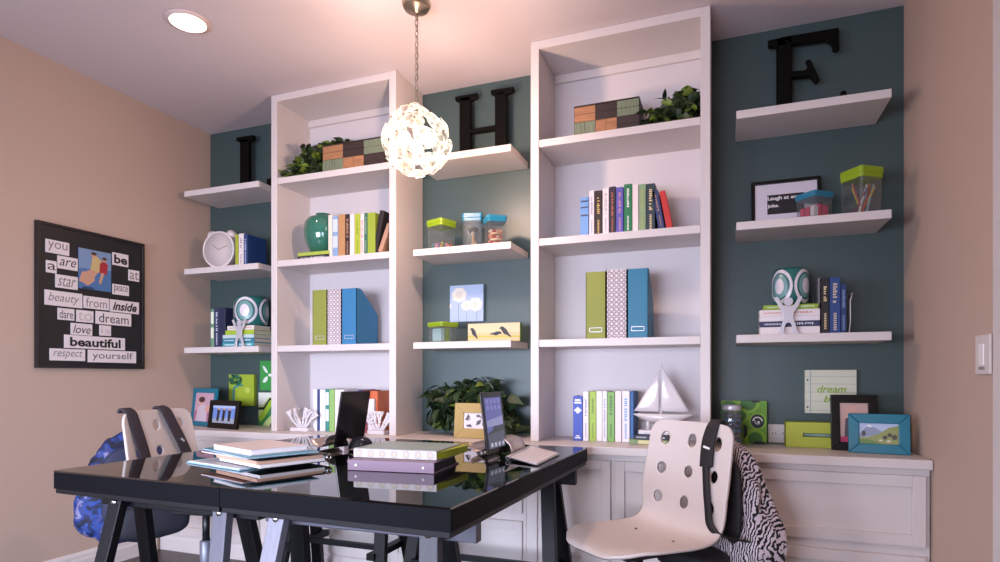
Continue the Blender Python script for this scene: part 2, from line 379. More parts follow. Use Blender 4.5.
def trestle(x0, x1, y, label, lm, rm, lx):
    zt = TZ-0.0785
    t = thing('desk_trestle', label, 'trestle', ((x0+x1)/2, y, 0))
    MB().box(x0, x1, y-0.018, y+0.018, zt-0.062, zt).build('rail', rm, t, bevel=0.003)
    for x in lx:
        for s in (-1, 1):
            l = MB(); dy = 0.036; w = 0.058
            top = Vector((x, y+s*dy, zt-0.004)); bot = Vector((x+(0.06 if x == max(lx) else -0.06), y+s*0.17, 0.002))
            d = (bot-top); 
            vs = []
            for p in (top, bot):
                for ax, ay in ((-1, -1), (1, -1), (1, 1), (-1, 1)): vs.append(p+Vector((ax*w/2, ay*0.016, 0)))
            l.faces(vs, [(0, 1, 2, 3), (7, 6, 5, 4), (0, 4, 5, 1), (1, 5, 6, 2), (2, 6, 7, 3), (3, 7, 4, 0)])
            lo = l.build('leg', lm[lx.index(x)] if s < 0 else BLACKWOOD, t, bevel=0.003)
            bl = MB(); q = top.lerp(bot, 0.05)
            bl.lathe([(0.001, 0.008), (0.007, 0.007), (0.011, 0.003), (0.0115, 0)], 14, (q.x, q.y+s*0.0165, q.z), 0, Matrix.Rotation(PI/2*(1 if s < 0 else -1), 4, 'X'))
            bl.build('bolt', CHROME, lo)
        st = MB(); st.box(x-0.02, x+0.02, y-0.15, y+0.15, 0.24, 0.27); st.build('crossbar', BLACKWOOD, t)
    MB().box(min(lx), max(lx), y-0.011, y+0.011, 0.243, 0.268).build('stretcher', BLACKWOOD, t)
FY, BY = -1.62, -0.66
trestle(1.21, 1.922, FY, 'black trestle at the front left under the left desk', (BLACKWOOD, SHEENLEG), BLACKWOOD, (1.335, 1.80))
trestle(1.95, 2.675, FY, 'grey-legged trestle at the front under the right desk', (PALESHEENLEG, DARKSHEENLEG), RAILSHEEN, (2.03, 2.545))
trestle(1.20, 1.90, BY, 'black trestle at the back under the left desk', (BLACKWOOD, BLACKWOOD), BLACKWOOD, (1.335, 1.80))
trestle(1.96, 2.722, BY, 'black trestle at the back right under the right desk, beside the white chair', (BLACKWOOD, BLACKWOOD), BLACKWOOD, (2.03, 2.605))

# ------------------------------------------------------------------ big letters
def letter(nm, label, px_polys, Y, zb, legs=()):
    ps = [[at(x, y, Y) for x, y in pl] for pl in px_polys]
    xs = [p.x for pl in ps for p in pl]
    t = MB()
    for pl in ps: t.prism([(p.x, p.z) for p in pl], Y, Y+0.028)
    for x0, x1, z0, z1, tp in legs: t.prism([(x0, z0), (x1, z0), (x1-tp, z1), (x0, z1)], Y, Y+0.028)
    o = t.build(nm, LETTER, bevel=0.004, seg=1)
    return tag(o, label, 'letter', 'black letters on the top shelves')
def cv(sc, ox, oy, pts): return [(ox+x/sc, oy+y/sc) for x, y in pts]
YL = -0.075; zb = FSZ[0]+0.001
def xz(px, py): p = at(px, py, YL); return p.x, p.z
e0, e1 = xz(776.6, 80)[0], xz(792.2, 80)[0]; et = xz(784, 37)[1]; ex = xz(846, 90)
letter('letter_e', 'black wooden letter E on the top right shelf', [
    cv(4.532, 700, 0, [(307, 182), (376, 166), (400, 200), (376, 206), (345, 212), (310, 212)]),
    cv(4.532, 700, 0, [(360, 168), (630, 122), (632, 226), (606, 228), (598, 196), (566, 180), (418, 201)]),
    cv(4.532, 700, 0, [(410, 322), (480, 315), (490, 300), (478, 272), (500, 265), (545, 362), (525, 375), (500, 345), (410, 352)])],
    YL, zb, [(e0, e1, zb, et, 0), (e0-0.05, e1+0.02, zb, zb+0.035, 0), (e1, ex[0]+0.012, zb, zb+0.035, 0.0), (ex[0]-0.02, ex[0]+0.012, zb, ex[1], 0.01)])
h0, h1, h2, h3 = xz(459.2, 120)[0], xz(470.2, 120)[0], xz(494.6, 120)[0], xz(506.4, 120)[0]
letter('letter_h', 'black wooden letter H on the top middle shelf', [
    cv(7.02, 440, 75, [(103, 150), (262, 122), (262, 155), (215, 178), (138, 185), (105, 182)]),
    cv(7.02, 440, 75, [(353, 103), (515, 78), (515, 112), (470, 132), (388, 142), (355, 135)]),
    cv(7.02, 440, 75, [(200, 379), (392, 348), (392, 385), (200, 411)])],
    YL, zb, [(h0, h1, zb, xz(464, 97)[1], 0), (h2, h3, zb, xz(500, 92)[1], 0), (h0-0.04, h1+0.04, zb, zb+0.04, 0), (h2-0.04, h3+0.04, zb, zb+0.04, 0)])
l0, l1 = xz(239.5, 150)[0], xz(248.5, 150)[0]; lx = xz(270, 178)
letter('letter_l', 'black wooden letter L on the top left shelf in the corner', [
    cv(8.267, 180, 100, [(460, 308), (605, 285), (605, 322), (575, 345), (490, 350), (462, 338)])],
    YL, zb, [(l0, l1, zb, xz(244, 139)[1], 0), (l0-0.04, lx[0]+0.01, zb, zb+0.035, 0), (lx[0]-0.03, lx[0]+0.01, zb, lx[1], 0.006)])

# ------------------------------------------------------------------ pendant globe of glass discs
t = thing('pendant_lamp', 'glowing globe pendant of overlapping glass discs hung on a chain', 'pendant lamp', (PENDANT.x, PENDANT.y, ROOM_H))
MB().lathe([(0.001, -0.045), (0.012, -0.043), (0.02, -0.03), (0.055, -0.024), (0.062, -0.012), (0.064, -0.001)], 32, (PENDANT.x, PENDANT.y, ROOM_H)).build('ceiling_canopy', NICKEL, t)
ch = MB(); z = ROOM_H-0.045; k = 0
while z > PENDANT.z+0.17:
    pts = []
    for i in range(12):
        a = 2*PI*i/12; u, v = 0.0075*math.cos(a), 0.015*math.sin(a)
        pts.append((PENDANT.x+(u if k % 2 else 0), PENDANT.y+(0 if k % 2 else u), z-0.015+v))
    ch.tube(pts, 0.0021, 6, closed=True); z -= 0.0245; k += 1
ch.tube([(PENDANT.x+0.004, PENDANT.y+0.004, ROOM_H-0.03), (PENDANT.x+0.005, PENDANT.y, PENDANT.z+0.4), (PENDANT.x, PENDANT.y, PENDANT.z+0.1)], 0.0015, 6, 0)
ch.build('chain', NICKEL, t)
fr = MB(); fr.lathe([(0.02, 0.055), (0.024, 0.09), (0.012, 0.10), (0.008, 0.17)], 16, PENDANT); fr.build('socket', NICKEL, t)
bulb = mat('lit_bulb', '#fff0e2', 0.5, emit=8)
for i in range(3):
    a = 2*PI*i/3; c = PENDANT+Vector((0.062*math.cos(a), 0.062*math.sin(a), 0.0))
    MB().ball(c, 0.026, 0, 12, (1, 1, 1.3)).build('bulb', bulb, t)
pm = bpy.data.materials.new('luminous_glass_disc'); pm.use_nodes = True; nt = pm.node_tree; nt.nodes.clear()
out = nt.nodes.new('ShaderNodeOutputMaterial'); ms = nt.nodes.new('ShaderNodeMixShader'); ad = nt.nodes.new('ShaderNodeAddShader')
tr = nt.nodes.new('ShaderNodeBsdfTransparent'); tl = nt.nodes.new('ShaderNodeEmission'); gl = nt.nodes.new('ShaderNodeBsdfGlossy')
tr.inputs[0].default_value = (0.80, 0.74, 0.66, 1); tl.inputs[0].default_value = (1, 0.86, 0.72, 1); gl.inputs['Roughness'].default_value = 0.1
no = nt.nodes.new('ShaderNodeTexNoise'); no.inputs['Scale'].default_value = 26; tc = nt.nodes.new('ShaderNodeTexCoord')
nt.links.new(tc.outputs['Object'], no.inputs[0]); mr = nt.nodes.new('ShaderNodeMapRange'); mr.inputs[1].default_value = 0.35; mr.inputs[2].default_value = 0.65
mr.inputs[3].default_value = 0.05; mr.inputs[4].default_value = 0.85
nt.links.new(no.outputs[0], mr.inputs[0])
ln = nt.nodes.new('ShaderNodeVectorMath'); ln.operation = 'LENGTH'; nt.links.new(tc.outputs['Object'], ln.inputs[0])
cr_ = nt.nodes.new('ShaderNodeMapRange'); cr_.inputs[1].default_value = 0.036; cr_.inputs[2].default_value = 0.047; cr_.inputs[3].default_value = 0.0; cr_.inputs[4].default_value = 0.7
nt.links.new(ln.outputs['Value'], cr_.inputs[0]); sm = nt.nodes.new('ShaderNodeMath'); sm.operation = 'ADD'
nt.links.new(mr.outputs[0], sm.inputs[0]); nt.links.new(cr_.outputs[0], sm.inputs[1]); nt.links.new(sm.outputs[0], tl.inputs[1])
ms.inputs[0].default_value = 0.12
nt.links.new(tr.outputs[0], ms.inputs[1]); nt.links.new(gl.outputs[0], ms.inputs[2]); nt.links.new(ms.outputs[0], ad.inputs[0]); nt.links.new(tl.outputs[0], ad.inputs[1])
nt.links.new(ad.outputs[0], out.inputs[0])
NP = 30; R = 0.150
proto_me = None; bead_me = None
for i in range(NP):
    zz = 1-2*(i+0.5)/NP; rr = math.sqrt(1-zz*zz); a = i*2.39996
    n = Vector((rr*math.cos(a), rr*math.sin(a), zz)); q = Vector((0, 0, 1)).rotation_difference(n)
    q = q @ Euler((random.uniform(-.22, .22), random.uniform(-.22, .22), random.uniform(0, 6))).to_quaternion()
    if proto_me is None:
        d = MB(); vs = []; fs = []; N = 28; rings = [0.004, 0.014, 0.026, 0.038, 0.046, 0.048]; hts = [0.0, 0.001, 0.004, 0.009, 0.013, 0.011]
        for rg, hh in zip(rings, hts):
            for j in range(N):
                th = 2*PI*j/N; wv = 1+0.05*math.sin(5*th)*(rg/0.048)
                vs.append((rg*wv*math.cos(th), rg*wv*math.sin(th), -hh*1.0+0.004*math.sin(3*th)*(rg/0.048)))
        for k in range(len(rings)-1):
            for j in range(N): fs.append((k*N+j, k*N+(j+1) % N, (k+1)*N+(j+1) % N, (k+1)*N+j))
        d.faces(vs, fs, 0, True)
        o = d.build('glass_disc', pm, t, world=False, smooth=True); proto_me = o.data
        bd = MB(); bd.ball((0, 0, 0.002), 0.0045, 0, 6); b = bd.build('bead', P('#6a4a2c', 0.4), o, world=False); bead_me = b.data
    else:
        o = bpy.data.objects.new('glass_disc', proto_me); COL.objects.link(o); o.parent = t
        b = bpy.data.objects.new('bead', bead_me); COL.objects.link(b); b.parent = o
    o.location = Vector((0, 0, PENDANT.z-ROOM_H))+n*R*random.uniform(0.97, 1.04); o.rotation_euler = q.to_euler()
    o.scale = (random.uniform(0.88, 1.15),)*3

# ------------------------------------------------------------------ books
GOLD = P('#c9a86a', 0.45); INK = P('#3a3636', 0.7); PALE = P('#e6e0d8', 0.6)
def book(label, loc, w, h, d, cover, ink=None, group=None, rot=(0, 0, 0), seed=0, side=None, marks='title', cat='book'):
    """local: spine at y=0 facing -y, width x, height z"""
    t = thing('book', label, cat, loc, 0, group, rot)
    b = MB(); bt = min(0.003, w*0.16)
    b.box(-w/2, w/2, 0, 0.004, 0, h)
    b.box(-w/2, -w/2+bt, 0.004, d, 0, h); b.box(w/2-bt, w/2, 0.004, d, 0, h, 1)
    b.build('cover', [cover, side or cover], t, world=False, bevel=0.0012, seg=1)
    MB().box(-w/2+bt, w/2-bt, 0.0045, d-0.004, 0.003, h-0.003).build('pages', PAGE, t, world=False)
    if ink and w > 0.008:
        r = random.Random(seed*31+len(label)); m = MB(); nb_ = 0
        if marks == 'title':
            z0 = h*r.uniform(0.08, 0.16); z1 = h*r.uniform(0.42, 0.62); lw = w*r.uniform(0.28, 0.42)
            z = h-z0
            while z > h-z1:
                s = lw*r.uniform(0.35, 0.6); m.box(-lw/2, lw/2*r.choice((0.4, 1, 1)), -0.0006, 0.0005, z-s, z); z -= s*1.55
                if r.random() < 0.15: z -= lw*0.5
            z = h*0.36
            lw *= 0.7
            while z > h*0.08: s = lw*0.5; m.box(-lw/2, lw/2, -0.0006, 0.0005, z-s, z); z -= s*1.7
        elif marks == 'bands':
            for u in (0.9, 0.75, 0.55): m.box(-w*0.42, w*0.42, -0.0006, 0.0005, h*u-0.004, h*u+0.003)
        elif marks == 'blocks':
            MB().box(-w*0.42, w*0.42, -0.0006, 0.0005, h*0.62, h*0.92).build('spine_panel', ink, t, world=False); m.box(-w*0.42, w*0.42, -0.0006, 0.0005, h*0.24, h*0.52)
        elif marks == 'badge':
            m.box(-w*0.36, w*0.36, -0.0006, 0.0005, h*0.83, h*0.87); m.box(-w*0.3, w*0.3, -0.0006, 0.0005, h*0.885, h*0.93); m.prism([(0, h*0.60), (w*0.4, h*0.68), (0, h*0.76), (-w*0.4, h*0.68)], -0.0006, 0.0005)
            m.box(-w*0.3, w*0.3, -0.0006, 0.0005, h*0.05, h*0.075); m.box(-w*0.18, w*0.18, -0.0006, 0.0005, h*0.09, h*0.12)
        m.build('spine_panel' if marks == 'blocks' else 'spine_lettering', ink, t, world=False)
    return t
def standing(rows, Y, zb, d, group, gap=0.0004):
    for k, r in enumerate(rows):
        xl, xr, yt, cov, ink, label = r[:6]; kw = r[6] if len(r) > 6 else {}
        a, b = at(xl, yt, Y), at(xr, yt, Y); w = b.x-a.x-gap; h = (a.z+b.z)/2-zb-0.001
        kw = dict(kw); dd = kw.pop('d', d*(0.92+0.08*((k*37) % 7)/6)); lean = kw.pop('lean', 0)
        book(label, ((a.x+b.x)/2, Y, zb+0.001), w, h, dd, cov, ink, group, (0, lean, 0), k, **kw)
# left bookcase, second shelf
z2 = SHZ[1]
standing([(328.2, 332.2, 215, P('#e8dcc8'), None, 'cream spined book beside the round green vase'),
          (332.4, 338, 216, P('#86a3c9'), P('#c9d6ea'), 'light blue book with pale blocks, right of the cream book by the vase', {'marks': 'blocks'}),
          (338.2, 345, 214.5, P('#b98a5c'), None, 'tan brown book between the light blue and black books'),
          (345.2, 349.6, 214, P('#2a1c1a'), P('#b98a6c'), 'dark brown book right of the tan book on the vase shelf'),
          (349.8, 354.3, 214, P('#e4d8d6'), None, 'plain white book left of the lime book on the vase shelf'),
          (354.6, 360, 213.5, P('#a9b83a'), P('#7d8f2a'), 'slim lime green book between two white books on the vase shelf'),
          (360.3, 364, 214, P('#ead9d2'), P('#9a5a50'), 'white book with reddish title left of the dark green spine'),
          (364.2, 367.4, 213, P('#2f6a55'), P('#a8c0a8'), 'dark green narrow book against the thick lime book'),
          (367.5, 375, 212.5, P('#93a832'), None, 'thick lime green book beside the leaning black book')],
         -0.262, z2, 0.19, 'books beside the green vase')
p = at(378.3, 252, -0.25); q = at(383.5, 217, -0.25)
book('black book leaning right against the lime book on the vase shelf', (p.x-0.022, -0.255, z2+0.006), 0.026, 0.245, 0.17, P('#221a1c'), None, 'books beside the green vase', (0, 0.20, 0))
book('small tan book leaning at the right end of the vase shelf', (at(380, 252, -0.262).x+0.004, -0.272, z2+0.011), 0.026, 0.165, 0.13, P('#b08a70'), None, 'books beside the green vase', (0, 0.38, 0))
def lying(rows, Y, zb, d, group):
    """rows bottom to top: xl, xr, thickness, cover, ink, label; spine faces -y"""
    z = zb+0.001
    for k, (xl, xr, th, cov, ink, label, *kw) in enumerate(rows):
        kw = dict(kw[0]) if kw else {}
        a, b = at(xl, 300, Y).x, at(xr, 300, Y).x
        book(label, (a, Y, z+th/2), th, b-a, d-0.006*k, cov, ink, group, (0, PI/2, 0), k+3, **kw); z += th+0.0006
    return z
zt = lying([(297.5, 329, 0.024, P('#2b2a2e'), P('#c8c8c8'), 'black book lying under the lime book below the green vase'),
            (297.5, 329, 0.020, P('#a7b84c'), None, 'lime book lying flat directly under the round green vase')], -0.268, z2, 0.2, 'books lying under the green vase')
VASE = mat('green_glaze', '#2e6e5c', 0.12, coat=0.6, var=0.3, vscale=9)
a, b = at(307.8, 235, -0.17), at(339, 235, -0.17); r = (b.x-a.x)/2; cx = (a.x+b.x)/2; zh = at(320, 217, -0.17).z-zt
prof = [(0.45*r, 0), (0.62*r, 0.02*zh), (0.85*r, 0.22*zh), (0.97*r, 0.45*zh), (1.0*r, 0.62*zh), (0.95*r, 0.8*zh), (0.78*r, 0.93*zh), (0.5*r, 0.985*zh), (0.36*r, 1.0*zh), (0.40*r, 1.05*zh), (0.33*r, 1.05*zh), (0.3*r, 0.95*zh)]
v = MB(); v.lathe(prof, 32, (cx, -0.17, zt+0.001)).build
tag(v.build('vase', VASE, smooth=True), 'round glossy green vase on two stacked books, left bookcase', 'vase')
# right bookcase, second shelf
standing([(580.2, 588.6, 197.2, P('#6f9bd0'), P('#2e3c58'), 'short light blue book at the left end of the row in the right bookcase', {'marks': 'bands'}),
          (589.2, 594.2, 190.5, P('#e8dcdc'), P('#8b95ae'), 'white book between the short light blue book and dark brown book'),
          (594.8, 602, 190.5, P('#2a1a12'), P('#d8b46a'), 'dark brown book with gold title'),
          (602.6, 608.8, 188, P('#e9dedd'), P('#b8adb0'), 'white book between the dark brown and dark purple books'),
          (609.2, 615.6, 186.5, P('#2e1f30'), P('#c06a3a'), 'dark plum book with orange title'),
          (616, 623.4, 187, P('#5a55a8'), P('#c98a98'), 'violet book with pink title left of the green book'),
          (624, 632, 184, P('#1f7443'), P('#f0f0ea'), 'green book with white title'),
          (632.4, 638.4, 184.5, P('#e8dcd8'), None, 'white book right of the green book with white title'),
          (638.8, 645.8, 184, P('#86a077'), P('#a8a860'), 'sage green book left of the dark slate book'),
          (646.2, 655, 183.5, P('#27363f'), P('#e6cf9a'), 'dark slate book with cream title panel')],
         -0.25, z2, 0.18, 'books in the upper row of the right bookcase')
x = at(660.5, 227, -0.25).x
book('navy book leaning left on the dark slate book', (x+0.006, -0.25, z2+0.008), 0.028, 0.19, 0.15, P('#2a3566'), P('#b58a6a'), 'books in the upper row of the right bookcase', (0, -0.17, 0))
book('red book leaning at the right end of the upper row', (x+0.042, -0.25, z2+0.008), 0.026, 0.185, 0.15, P('#c22a26'), None, 'books in the upper row of the right bookcase', (0, -0.19, 0))
# right bookcase, worktop row
CZ = COUNTER_Z
standing([(573, 582.6, 396, P('#3a55b8'), P('#eef0f4'), 'royal blue book with white badge at left of the lower row', {'marks': 'badge'}),
          (583, 588.6, 391.5, P('#ece6e8'), P('#8890a0'), 'white book right of the royal blue book'),
          (589.4, 596, 391.5, P('#a3c34a'), P('#5f7a2a'), 'lime green book in the lower row left of two white books'),
          (596.4, 602, 391.2, P('#ebe7ea'), None, 'white book right after the lime green book in the lower row'),
          (602.3, 607, 391.2, P('#e6e4e8'), P('#98a0a8'), 'white book left of the mid green book in the lower row'),
          (607.3, 614.4, 392, P('#7fb05a'), P('#4a7038'), 'mid green book in the middle of the lower row'),
          (615, 621.4, 391, P('#eae2e2'), None, 'cream white book right of the mid green book'),
          (622, 629.6, 391, P('#ebe8ee'), P('#7aa6d6'), 'white book with pale blue title'),
          (630.2, 633.6, 391.4, P('#2a62a0'), None, 'thin blue book at the right end of the lower row')],
         -0.205, CZ, 0.16, 'books in the lower row of the right bookcase')
zt = lying([(629, 668, 0.022, P('#7f9a6a'), P('#d8d49a'), 'green patterned book lying at the bottom under the sailboat', {'marks': 'blocks'}),
            (634, 668, 0.022, P('#23283e'), P('#dcdce4'), 'navy book lying flat under the sailboat stand')], -0.27, CZ, 0.16, 'books lying under the sailboat')
# sailboat
bx = at(664, 420, -0.2); c = Vector((bx.x, -0.2, zt))
SAIL = mat('white_ceramic', '#ddd7d9', 0.16, coat=0.4)
t = thing('sailboat_model', 'white sailboat model on two books in the right bookcase', 'model boat', (c.x, c.y, zt))
MB().box(c.x-0.115, c.x+0.06, c.y-0.045, c.y+0.045, zt+0.0005, zt+0.021).build('base', SAIL, t, bevel=0.003)
for dx in (-0.075, 0.03): MB().lathe([(0.009, zt+0.0215), (0.008, zt+0.07)], 10, (c.x+dx, c.y, 0)).build('stand_post', SAIL, t)
hz = at(664, 414, -0.2).z; L0, L1 = at(633.5, 414, -0.2).x, at(692, 414, -0.2).x; hull = MB(); vs = []; fs = []; N = 16
for i in range(N+1):
    u = i/N; xx = L0+(L1-L0)*u; w = 0.034*max(0.03, math.sin(PI*min(1, u*0.9+0.06)))**0.8; dp = 0.052*max(0.05, math.sin(PI*u))**0.7
    vs += [(xx, c.y-w, hz), (xx, c.y-w*0.75, hz-dp*0.55), (xx, c.y, hz-dp), (xx, c.y+w*0.75, hz-dp*0.55), (xx, c.y+w, hz)]
for i in range(N):
    for k in range(4): fs.append((i*5+k, i*5+k+1, i*5+k+6, i*5+k+5))
    fs.append((i*5+4, i*5, i*5+5, i*5+9))
fs += [(0, 1, 2, 3, 4), tuple(N*5+k for k in (4, 3, 2, 1, 0))]
hull.faces(vs, fs, 0, True); hull.build('hull', SAIL, t)
mz = at(663, 363, -0.2).z; mxp = at(661, 400, -0.2).x
MB().tube([(mxp, c.y, hz-0.005), (mxp+0.004, c.y, mz)], [0.006, 0.0025], 8).build('mast', SAIL, t)
def sail(p0, p1, p2, bul):
    m = MB(); n = 10; vs = []; idx = {}
    for i in range(n+1):
        for j in range(n+1-i):
            a, b2 = i/n, j/n; cc = 1-a-b2; p = Vector(p0)*cc+Vector(p1)*a+Vector(p2)*b2
            idx[i, j] = len(vs); vs.append(p+Vector((0, -bul*(a*cc+b2*cc+a*b2)*2.0, 0)))
    fs = []
    for i in range(n):
        for j in range(n-i):
            fs.append((idx[i, j], idx[i+1, j], idx[i, j+1]))
            if j < n-i-1: fs.append((idx[i+1, j], idx[i+1, j+1], idx[i, j+1]))
    m.faces(vs, fs, 0, True); return m.build('sail', SAIL, t, solid=0.004)
sail((mxp-0.004, c.y, hz+0.014), (at(689, 413, -0.2).x, c.y+0.012, hz+0.012), (mxp+0.006, c.y, mz-0.012), 0.016)
sail((mxp-0.006, c.y-0.006, hz+0.012), (at(634.5, 411, -0.2).x, c.y-0.004, hz+0.012), (mxp-0.004, c.y-0.004, mz-0.03), 0.014)

# left bookcase, worktop row
MOTIF = P('#2e7f74')
standing([(313, 317, 389.5, P('#e9e6ea'), None, 'white book next to the left coral bookend'),
          (317.2, 319.6, 389.3, P('#33457c'), None, 'thin navy book between two white books at left of the tablet'),
          (319.8, 325.2, 389.5, P('#ece9ec'), None, 'white book right of the thin navy book'),
          (325.4, 329, 389, P('#3b8a84'), P('#e9f0ee'), 'teal book with white pattern beside the pale green book', {'marks': 'blocks'}),
          (329.2, 334.6, 389.5, P('#8fb86a'), None, 'pale green book behind and left of the black tablet'),
          (335, 338.2, 389.5, P('#e9e4e6'), None, 'narrow white book right of the pale green book'),
          (338.4, 344, 389.5, P('#e1dde4'), None, 'white book partly hidden by the black tablet'),
          (358.5, 362.5, 389.5, P('#3c4a86'), None, 'dark blue book behind the right edge of the black tablet'),
          (362.8, 366.8, 390, P('#9a4048'), None, 'dark red book between the black tablet and the orange book')],
         -0.225, CZ, 0.15, 'books between the coral bookends')
a, b = at(367.4, 391, -0.19), at(377.6, 391, -0.19)
book('orange book standing beside the right coral bookend', ((a.x+b.x)/2, -0.19, CZ+0.001), b.x-a.x-0.001, a.z-CZ, 0.14, P('#cf6a3c'), None, 'books between the coral bookends')
a, b = at(367.2, 399, -0.21), at(374.2, 399, -0.21)
book('small white book standing in front of the orange book', ((a.x+b.x)/2, -0.214, CZ+0.001), b.x-a.x, a.z-CZ, 0.02, P('#e4dce0'), None, 'books between the coral bookends')
def coral(px0, px1, label, s, py=404, Y=-0.25):
    x0, x1 = at(px0, 428, Y).x, at(px1, 428, Y).x
    t = thing('coral_bookend', label, 'bookend', ((x0+x1)/2, Y, CZ), group='white coral bookends')
    MB().box(x0, x1, Y-0.04, Y+0.02, CZ+0.0008, CZ+0.022).build('base', SAIL, t, bevel=0.003)
    m = MB(); r = random.Random(s); top = at((px0+px1)/2, py, Y).z
    def br(p, d, l, rad, lev):
        q = p+d*l; m.tube([p, (p+q)/2+Vector((r.uniform(-.004, .004), 0, 0)), q], [rad, rad*0.9, rad*0.8], 7); m.ball(q, rad*1.15, 0, 6)
        if lev:
            for k in range(2 if lev > 1 else 3):
                dd = (d+Vector((r.uniform(-.75, .75), r.uniform(-.35, .3), r.uniform(-.1, .5)))).normalized(); br(q, dd, l*0.68, rad*0.84, lev-1)
    H = top-CZ-0.02; cx = (x0+x1)/2
    for k in range(6):
        d = Vector((-0.85+k*0.34, r.uniform(-0.3, 0.1), 1)).normalized(); br(Vector((cx+(k-2.5)*0.009, Y-0.01, CZ+0.02)), d, H*0.40, 0.0085, 2)
    m.build('coral', SAIL, t)
coral(294.5, 312, 'white coral bookend at the left end of the worktop books', 3)
coral(371, 387.5, 'white coral bookend at the right end of the worktop books', 5, 408)

# magazine files
def pat_lattice():
    def f(nt):
        v = objcoord(nt); sp = nt.nodes.new('ShaderNodeSeparateXYZ'); nt.links.new(v, sp.inputs[0])
        def mth(op, a, b=None, val=None):
            n = nt.nodes.new('ShaderNodeMath'); n.operation = op
            nt.links.new(a, n.inputs[0]) if not isinstance(a, float) else setattr(n.inputs[0], 'default_value', a)
            if b is not None: nt.links.new(b, n.inputs[1])
            if val is not None: n.inputs[1].default_value = val
            return n.outputs[0]
        K = 2*PI/0.046
        cx = mth('COSINE', mth('MULTIPLY', sp.outputs[0], val=K)); cz = mth('COSINE', mth('MULTIPLY', sp.outputs[2], val=K))
        r = mth('ABSOLUTE', mth('SUBTRACT', mth('ABSOLUTE', mth('MULTIPLY', cx, cz)), val=0.34))
        return r
    return ramp_mat('lattice_paper', [(0, '#5e4a58'), (0.17, '#d8ced1')], f)
LAT = pat_lattice()
def file_box(px0, px1, pyt, Y, zb, d, m, label, group, holder, drop=0.42, flat=0.16, lip=None):
    a, b = at(px0, pyt, Y), at(px1, pyt, Y); w = b.x-a.x-0.001; h = (a.z+b.z)/2-zb-0.001; th = 0.003
    t = thing('magazine_file', label, 'magazine file', ((a.x+b.x)/2, Y, zb+0.001), group=group)
    sd = [(0, 0), (d, 0), (d, h*(1-drop)), (d*flat, h), (0, h)]
    m_ = MB(); m_.box(-w/2, w/2, 0, th, 0, h); m_.box(-w/2, w/2, d-th, d, 0, h*(1-drop)); m_.box(-w/2, w/2, th, d-th, 0, th)
    for s in (-1, 1): m_.prism(sd, s*w/2-(th if s > 0 else 0), s*w/2+(0 if s > 0 else th), 'x')
    m_.build('body', m, t, world=False)
    if holder:
        lw, lz = w*0.32, h*0.13; f = MB(); k = 0.0028
        f.box(-lw, lw, -0.002, 0, lz-0.011, lz-0.011+k).box(-lw, lw, -0.002, 0, lz+0.011-k, lz+0.011).box(-lw, -lw+k, -0.002, 0, lz-0.011, lz+0.011).box(lw-k, lw, -0.002, 0, lz-0.011, lz+0.011)
        f.build('label_holder', SILVER, t, world=False)
z3 = SHZ[2]
LIME = P('#8d9440', 0.65); BLUE = P('#2f78a8', 0.55); TEALBOX = P('#197192', 0.5)
file_box(312.5, 326.9, 290, -0.285, z3, 0.22, LIME, 'lime green magazine file in the left bookcase', 'magazine files in the left bookcase', True)
file_box(327.1, 341.4, 289, -0.285, z3, 0.22, LAT, 'white lattice patterned magazine file in the left bookcase', 'magazine files in the left bookcase', False)
file_box(341.7, 356.6, 288.3, -0.285, z3, 0.22, BLUE, 'blue magazine file with slanted side in the left bookcase', 'magazine files in the left bookcase', True, flat=0.2)
file_box(585.7, 605.9, 271.8, -0.285, z3, 0.22, LIME, 'lime green magazine file in the right bookcase', 'magazine files in the right bookcase', True)
file_box(606.3, 626.9, 269.6, -0.285, z3, 0.22, LAT, 'white lattice patterned magazine file in the right bookcase', 'magazine files in the right bookcase', False)
file_box(627.3, 648.3, 268.5, -0.285, z3, 0.22, TEALBOX, 'dark teal magazine file in the right bookcase', 'magazine files in the right bookcase', True)

# patchwork boxes and ivy
WOODO = mat('patch_orange', '#a5744f', 0.65, var=0.6, vscale=2.2, stretch=(5, 5, 60)); WOODD = mat('patch_dark', '#33241f', 0.6, var=0.5, vscale=2.2, stretch=(5, 5, 60))
WOODG = mat('patch_green', '#717c64', 0.65, var=0.7, vscale=2.2, stretch=(60, 5, 5))
def patch_box(px0, px1, pyt, label, cells, d=0.17):
    Y = -0.262; z1 = SHZ[0]; a, b = at(px0, pyt, Y), at(px1, pyt, Y); h = a.z-z1-0.001; w = b.x-a.x
    t = thing('patchwork_box', label, 'box', ((a.x+b.x)/2, Y, z1+0.001), group='patchwork boxes on the top bookcase shelves')
    m = MB(); m.box(-w/2, w/2, 0.003, d, 0, h, 1)
    for i in range(3):
        for j in range(2):
            x0 = -w/2+w*i/3; zz = h*j/2; k = cells[j][i]
            for q in range(2):
                if k == 1 or j == 1: m.box(x0+0.001, x0+w/3-0.001, 0, 0.004, zz+h/4*q+0.0012, zz+h/4*(q+1)-0.0012, k)
                else: m.box(x0+w/6*q+0.001, x0+w/6*(q+1)-0.001, 0, 0.004, zz+0.0012, zz+h/2-0.0012, k)
    for s in (-1, 1): m.box(s*w/2-0.002, s*w/2+0.002, 0.004, d, 0.001, h-0.001, 1)
    m.build('body', [WOODO, WOODD, WOODG], t, world=False)
    l = MB(); l.box(-w/2-0.002, w/2+0.002, -0.002, d+0.002, h+0.0005, h+0.006); l.build('lid', WOODD, t, world=False)
patch_box(574.3, 639, 108, 'orange, dark and green patchwork box on top shelf beside ivy, right bookcase', [[2, 0, 1], [0, 1, 2]])
patch_box(322.7, 385, 147, 'orange, dark and green patchwork box on top shelf behind the globe lamp', [[2, 0, 1], [0, 1, 2]])
